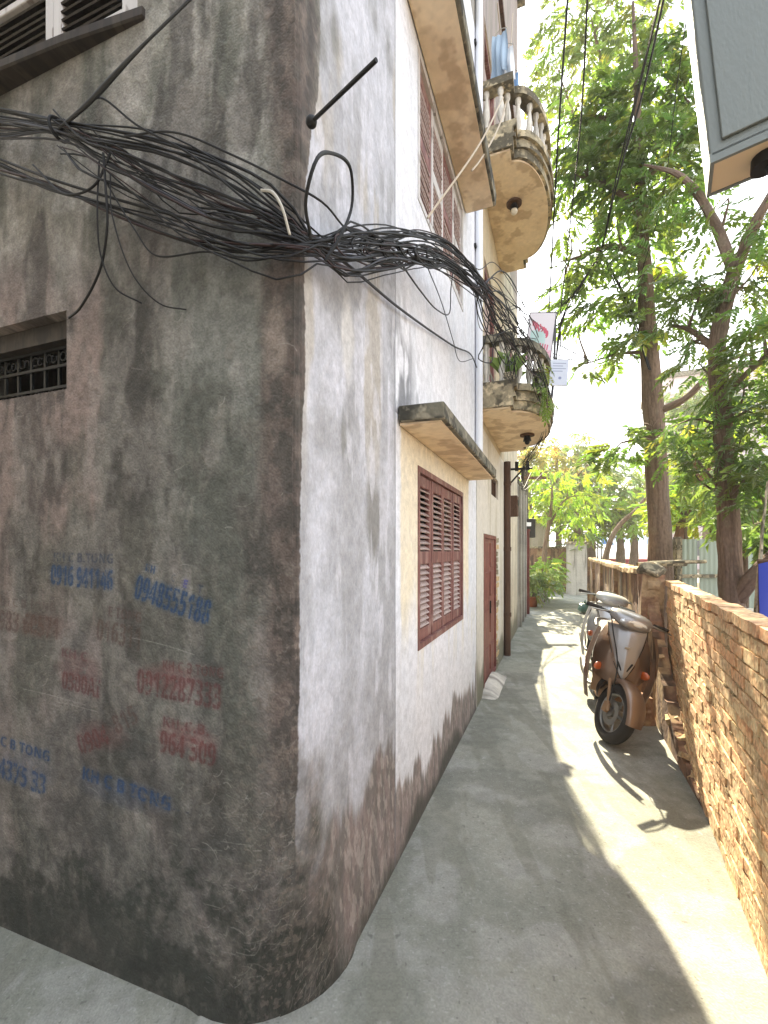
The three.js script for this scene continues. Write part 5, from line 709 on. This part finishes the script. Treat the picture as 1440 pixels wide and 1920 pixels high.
// ---------- far end of the alley ----------
{
  const up = thing('utility_pole', 'distant concrete pole wrapped in cables beyond the red gate post', 'pole', [3.78, 0, -12.2]);
  part(up, 'shaft', uvBox(new THREE.CylinderGeometry(0.09, 0.13, 3.8, 10).translate(0, 1.9, 0)), M.mould); part(up, 'crossarm', bx(0.9, 0.07, 0.07, 0.1, 3.55, 0.1), M.rust);
  for (let i = 0; i < 3; i++) part(up, 'insulator', new THREE.CylinderGeometry(0.03, 0.04, 0.12, 10).translate(-0.25 + i * 0.33, 3.64, 0.1), M.rust);
  const mb = part(up, 'meter_box', rb(0.36, 0.5, 0.2, 0.02, 0.02, 2.2, 0.2), M.iron); part(mb, 'meter_label', bx(0.12, 0.1, 0.01, 0.02, 2.3, 0.305), M.pipeWhite);
  for (let i = 0; i < 3; i++) solo('span_cable', tube([[2.12, 2.88 + i * 0.03, -6.9], [2.95, 2.98 - i * 0.05, -9.6], [3.6 + i * 0.33, 3.7, -12.1]], [0.008], 6, 20), M.cable, ['upper', 'middle', 'lowest'][i] + ' cable of the three spanning from the wall bracket to the distant pole', 'cable');
  // far houses on the left
  const fh = thing('far_house', 'small beige house with red brown door behind the potted shrubs', 'house', [5.6, 0, -20], 0.3);
  const fw = shapeOf([[-2.4, 0], [2.0, 0], [2.0, 3.0], [-2.4, 3.0]]); fw.holes.push(rectPath(-0.3, 0.7, 0.02, 2.1), rectPath(-1.7, -0.8, 1.0, 2.1)); part(fh, 'front_wall', new THREE.ExtrudeGeometry(fw, { depth: 0.2, bevelEnabled: false }).translate(0, 0, -0.2), M.neigh);
  part(fh, 'rear_wall', mg([bx(0.2, 3, 4, -2.3, 1.5, -2.2), bx(0.2, 3, 4, 1.9, 1.5, -2.2), bx(4.4, 3, 0.2, -0.2, 1.5, -4.3)]), M.up); part(fh, 'roof', bx(4.9, 0.14, 5, -0.2, 3.07, -2), M.mould);
  const dr = part(fh, 'door', bx(0.96, 2.04, 0.06, 0.2, 1.06, -0.1), M.redDoor); part(dr, 'handle', bx(0.03, 0.12, 0.04, 0.55, 1.0, -0.05), M.iron);
  const wn = part(fh, 'window', ring(-1.69, -0.81, 1.01, 2.09, 0.07, -0.08, 0.08), M.wood); for (const x of [-1.47, -1.03]) part(wn, 'pane', bx(0.36, 0.94, 0.02, x, 1.55, -0.09), mat(0x26323a, 0.2));
  const gate = thing('gate_pillar', 'plain beige gate pillar at the bend of the alley', 'pillar', [7.05, 0, -16.6], 0.3); part(gate, 'shaft', bx(0.5, 1.85, 0.5, 0, 0.925, 0), M.up); part(gate, 'cap', bx(0.6, 0.1, 0.6, 0, 1.9, 0), M.stone);
  const gw = thing('garden_wall', 'brown rendered wall behind the shrubs at the bend', 'wall', [6.6, 0, -18], 0.3); part(gw, 'wall_body', bx(3.2, 1.7, 0.2, 0, 0.85, 0), M.oldWall); part(gw, 'coping', bx(3.3, 0.08, 0.28, 0, 1.74, 0), M.stone);
  const pm = [mat(0xd5cdd6, 0.6), mat(0x9a5a3c, 0.8), mat(0xd8d4ce, 0.6)];
  [[4.25, -13.0, 0.5, 'dark leafy shrub in a low brick-red pot by the far pole', 1, 1], [4.75, -13.9, 0.6, 'green shrub in a pale lilac pot beside the alley', 0, 0], [5.15, -14.8, 0.7, 'broad leafed bright shrub in a white pot nearest the bend', 2, 0]].forEach(([x, z, h, l, k, dk]) => {
    const s = thing('potted_shrub', l, 'plant', [x, 0, z], 0, 'shrubs at the bend'); part(s, 'pot', new THREE.LatheGeometry([[0, 0], [0.13, 0], [0.17, 0.26], [0.19, 0.27], [0.19, 0.3], [0.15, 0.3], [0.14, 0.25], [0, 0.25]].map(([a, b]) => new THREE.Vector2(a, b)), 18), pm[k]);
    const st = []; for (let i = 0; i < 6; i++) st.push(tube([[0, 0.24, 0], [rr(-0.1, 0.1), 0.5, rr(-0.1, 0.1)], [rr(-0.3, 0.3), 0.5 + h * rr(0.5, 1), rr(-0.3, 0.3)]], [0.012, 0.006], 5, 6)); part(s, 'stems', mg(st), M.bark);
    const cl = []; for (let i = 0; i < 16; i++) cl.push([rr(-0.45, 0.45), rr(0.45, 0.6 + h), rr(-0.35, 0.35), 0.24]); crown(s, 'leaves', cl, 130, sprigA, dk ? leafFar : leafBright, 0.3);
  });
  // yard behind the walls: fence panels, concrete posts, drum, tarpaulin
  const fence = thing('sheet_fence', 'grey green corrugated sheet fence behind the walls', 'fence', [5.6, 0, -8.2], 0.12), zinc = mat(0x9aa79a, 0.5, 0.3);
  for (let i = 0; i < 5; i++) { const g = grid(40, 1, (u, v) => [u * 0.98, v * 1.75, 0.014 * Math.sin(u * 62)]); const p = part(fence, 'fence_sheet', mg([g, g.clone().translate(0, 0, -0.004)]), zinc); p.position.set(-0.9 + i, 0.05 + rr(0, 0.04), 0.02 * (i % 2)); }
  for (let i = 0; i < 4; i++) part(fence, 'fence_post', bx(0.1, 1.85, 0.1, -0.4 + i * 1.3, 0.925, 0.1), M.stone); part(fence, 'fence_rail', bx(5, 0.06, 0.05, 1.6, 1.15, 0.075), M.stone);
  const drum = thing('water_drum', 'dark plastic drum in the shade behind the brick wall', 'drum', [3.95, 0, -4.75]); part(drum, 'drum_body', new THREE.LatheGeometry([[0, 0], [0.27, 0], [0.29, 0.05], [0.28, 0.4], [0.3, 0.43], [0.28, 0.46], [0.28, 0.85], [0.25, 0.92], [0, 0.92]].map(([a, b]) => new THREE.Vector2(a, b)), 24), mat(0x161c2a, 0.5)); part(drum, 'lid', new THREE.CylinderGeometry(0.26, 0.27, 0.05, 24).translate(0, 0.945, 0), mat(0x1c2434, 0.5));
  const tarp = thing('blue_tarpaulin', 'bright blue tarpaulin draped at the right edge behind the brick wall', 'tarpaulin', [2.85, 0, -3.45], -0.5); const tg = grid(22, 20, (u, v) => [u * 1.3, 1.5 * (1 - v) + 0.05 * Math.sin(u * 9), 0.3 * v * v + 0.05 * Math.sin(u * 21 + v * 3) * (0.3 + v)]); part(tarp, 'sheet', mg([tg, tg.clone().translate(0, 0, -0.006)]), new THREE.MeshStandardMaterial({ color: 0x2a3fae, roughness: 0.45, side: THREE.DoubleSide })); part(tarp, 'support_pole', bar([0, 1.52, -0.03], [1.3, 1.52, -0.03], 0.02), M.rust); part(tarp, 'support_leg', mg([bar([0.02, 0, -0.03], [0.02, 1.52, -0.03], 0.02), bar([1.28, 0, -0.03], [1.28, 1.52, -0.03], 0.02)]), M.rust);
  // street at the end: stall with awning, parked scooters, pinkish block behind
  const stall = thing('market_stall', 'street stall with a blue awning past the end of the alley', 'stall', [12.6, 0, -23.5], -0.3);
  part(stall, 'awning', grid(12, 4, (u, v) => [(u - 0.5) * 3, 2.4 - 0.5 * v + 0.03 * Math.sin(u * 30), v * 1.4]), new THREE.MeshStandardMaterial({ color: 0x3f7fd0, roughness: 0.6, side: THREE.DoubleSide })); for (const x of [-1.4, 1.4]) { part(stall, 'post', bar([x, 0, 1.3], [x, 1.95, 1.3], 0.03), M.cableGrey); part(stall, 'post', bar([x, 0, 0], [x, 2.4, 0], 0.03), M.cableGrey); } part(stall, 'counter', rb(2.6, 0.9, 0.7, 0.03, 0, 0.45, 0.6), mat(0xd6dae0, 0.6)); part(stall, 'crates', mg([0, 1, 2].map((i) => rb(0.5, 0.3, 0.4, 0.03, -0.8 + i * 0.7, 1.05, 0.6))), mat(0xb84a50, 0.6));
  makeScooter('white scooter parked by the far stall', { body: 0xe4e6ea, trim: 0x555555 }, [11.1, 0.005, -21.6], -2.3, -0.1, 0.2, 'scooters on the far street'); makeScooter('red scooter parked by the far stall', { body: 0xb02a34, trim: 0x333333 }, [12.2, 0.005, -21.2], -2.0, -0.1, 0.2, 'scooters on the far street');
  structure('street', (() => { const g = new THREE.PlaneGeometry(60, 9); g.rotateX(-Math.PI / 2); g.translate(20, 0.012, -27); const p = g.attributes.position, uv = g.attributes.uv; for (let i = 0; i < 4; i++) uv.setXY(i, p.getX(i), p.getZ(i)); return g; })(), M.lane);
  const ab = thing('apartment_block', 'pale pinkish apartment block far behind the trees', 'building', [30.5, 0, -38], -0.45), pk = mat(0xd2bfc4, 0.9);
  part(ab, 'wall', bx(14, 17, 9, 0, 8.5, -4.5), pk); part(ab, 'roof', bx(14.6, 0.4, 9.6, 0, 17.2, -4.5), M.mould);
  for (let f = 0; f < 5; f++) { part(ab, 'floor_band', bx(14.2, 0.25, 0.2, 0, 3.2 + f * 3.1, 0.05), M.plasterWhite); for (let i = 0; i < 6; i++) { const w = part(ab, 'window', ring(-6 + i * 2.3, -4.8 + i * 2.3, 1.1 + f * 3.1, 2.6 + f * 3.1, 0.08, 0.04, 0.1), M.plasterWhite); part(w, 'pane', bx(1.05, 1.35, 0.03, -5.4 + i * 2.3, 1.85 + f * 3.1, 0.03), mat(0x3a4650, 0.25)); } }
}

{ // unseen house added across the lane, outside the picture on the left: it keeps the sky off the lane and the dark side wall
  const oh = thing('added_lane_house', 'unseen plain house added across the lane to shade the dark side wall', 'house', [CX - 0.9397 * 4.2 - 0.3422 * 2.5, 0, CZ - 0.3422 * 4.2 + 0.9397 * 2.5], TL + TF);
  part(oh, 'wall', bx(7.6, 8, 4, 0, 4, 2), M.up); part(oh, 'roof', bx(7.9, 0.15, 4.3, 0, 8.08, 2), M.mould); part(oh, 'door', bx(0.9, 2.0, 0.05, 1.5, 1.0, -0.026), M.redDoor);
}
scene.fog = new THREE.FogExp2(0xfff6e8, 0.0035);
scene.traverse((o) => { if (o.isMesh) { o.castShadow = true; o.receiveShadow = true; } });
sun.castShadow = true;
renderer.render(scene, camera);
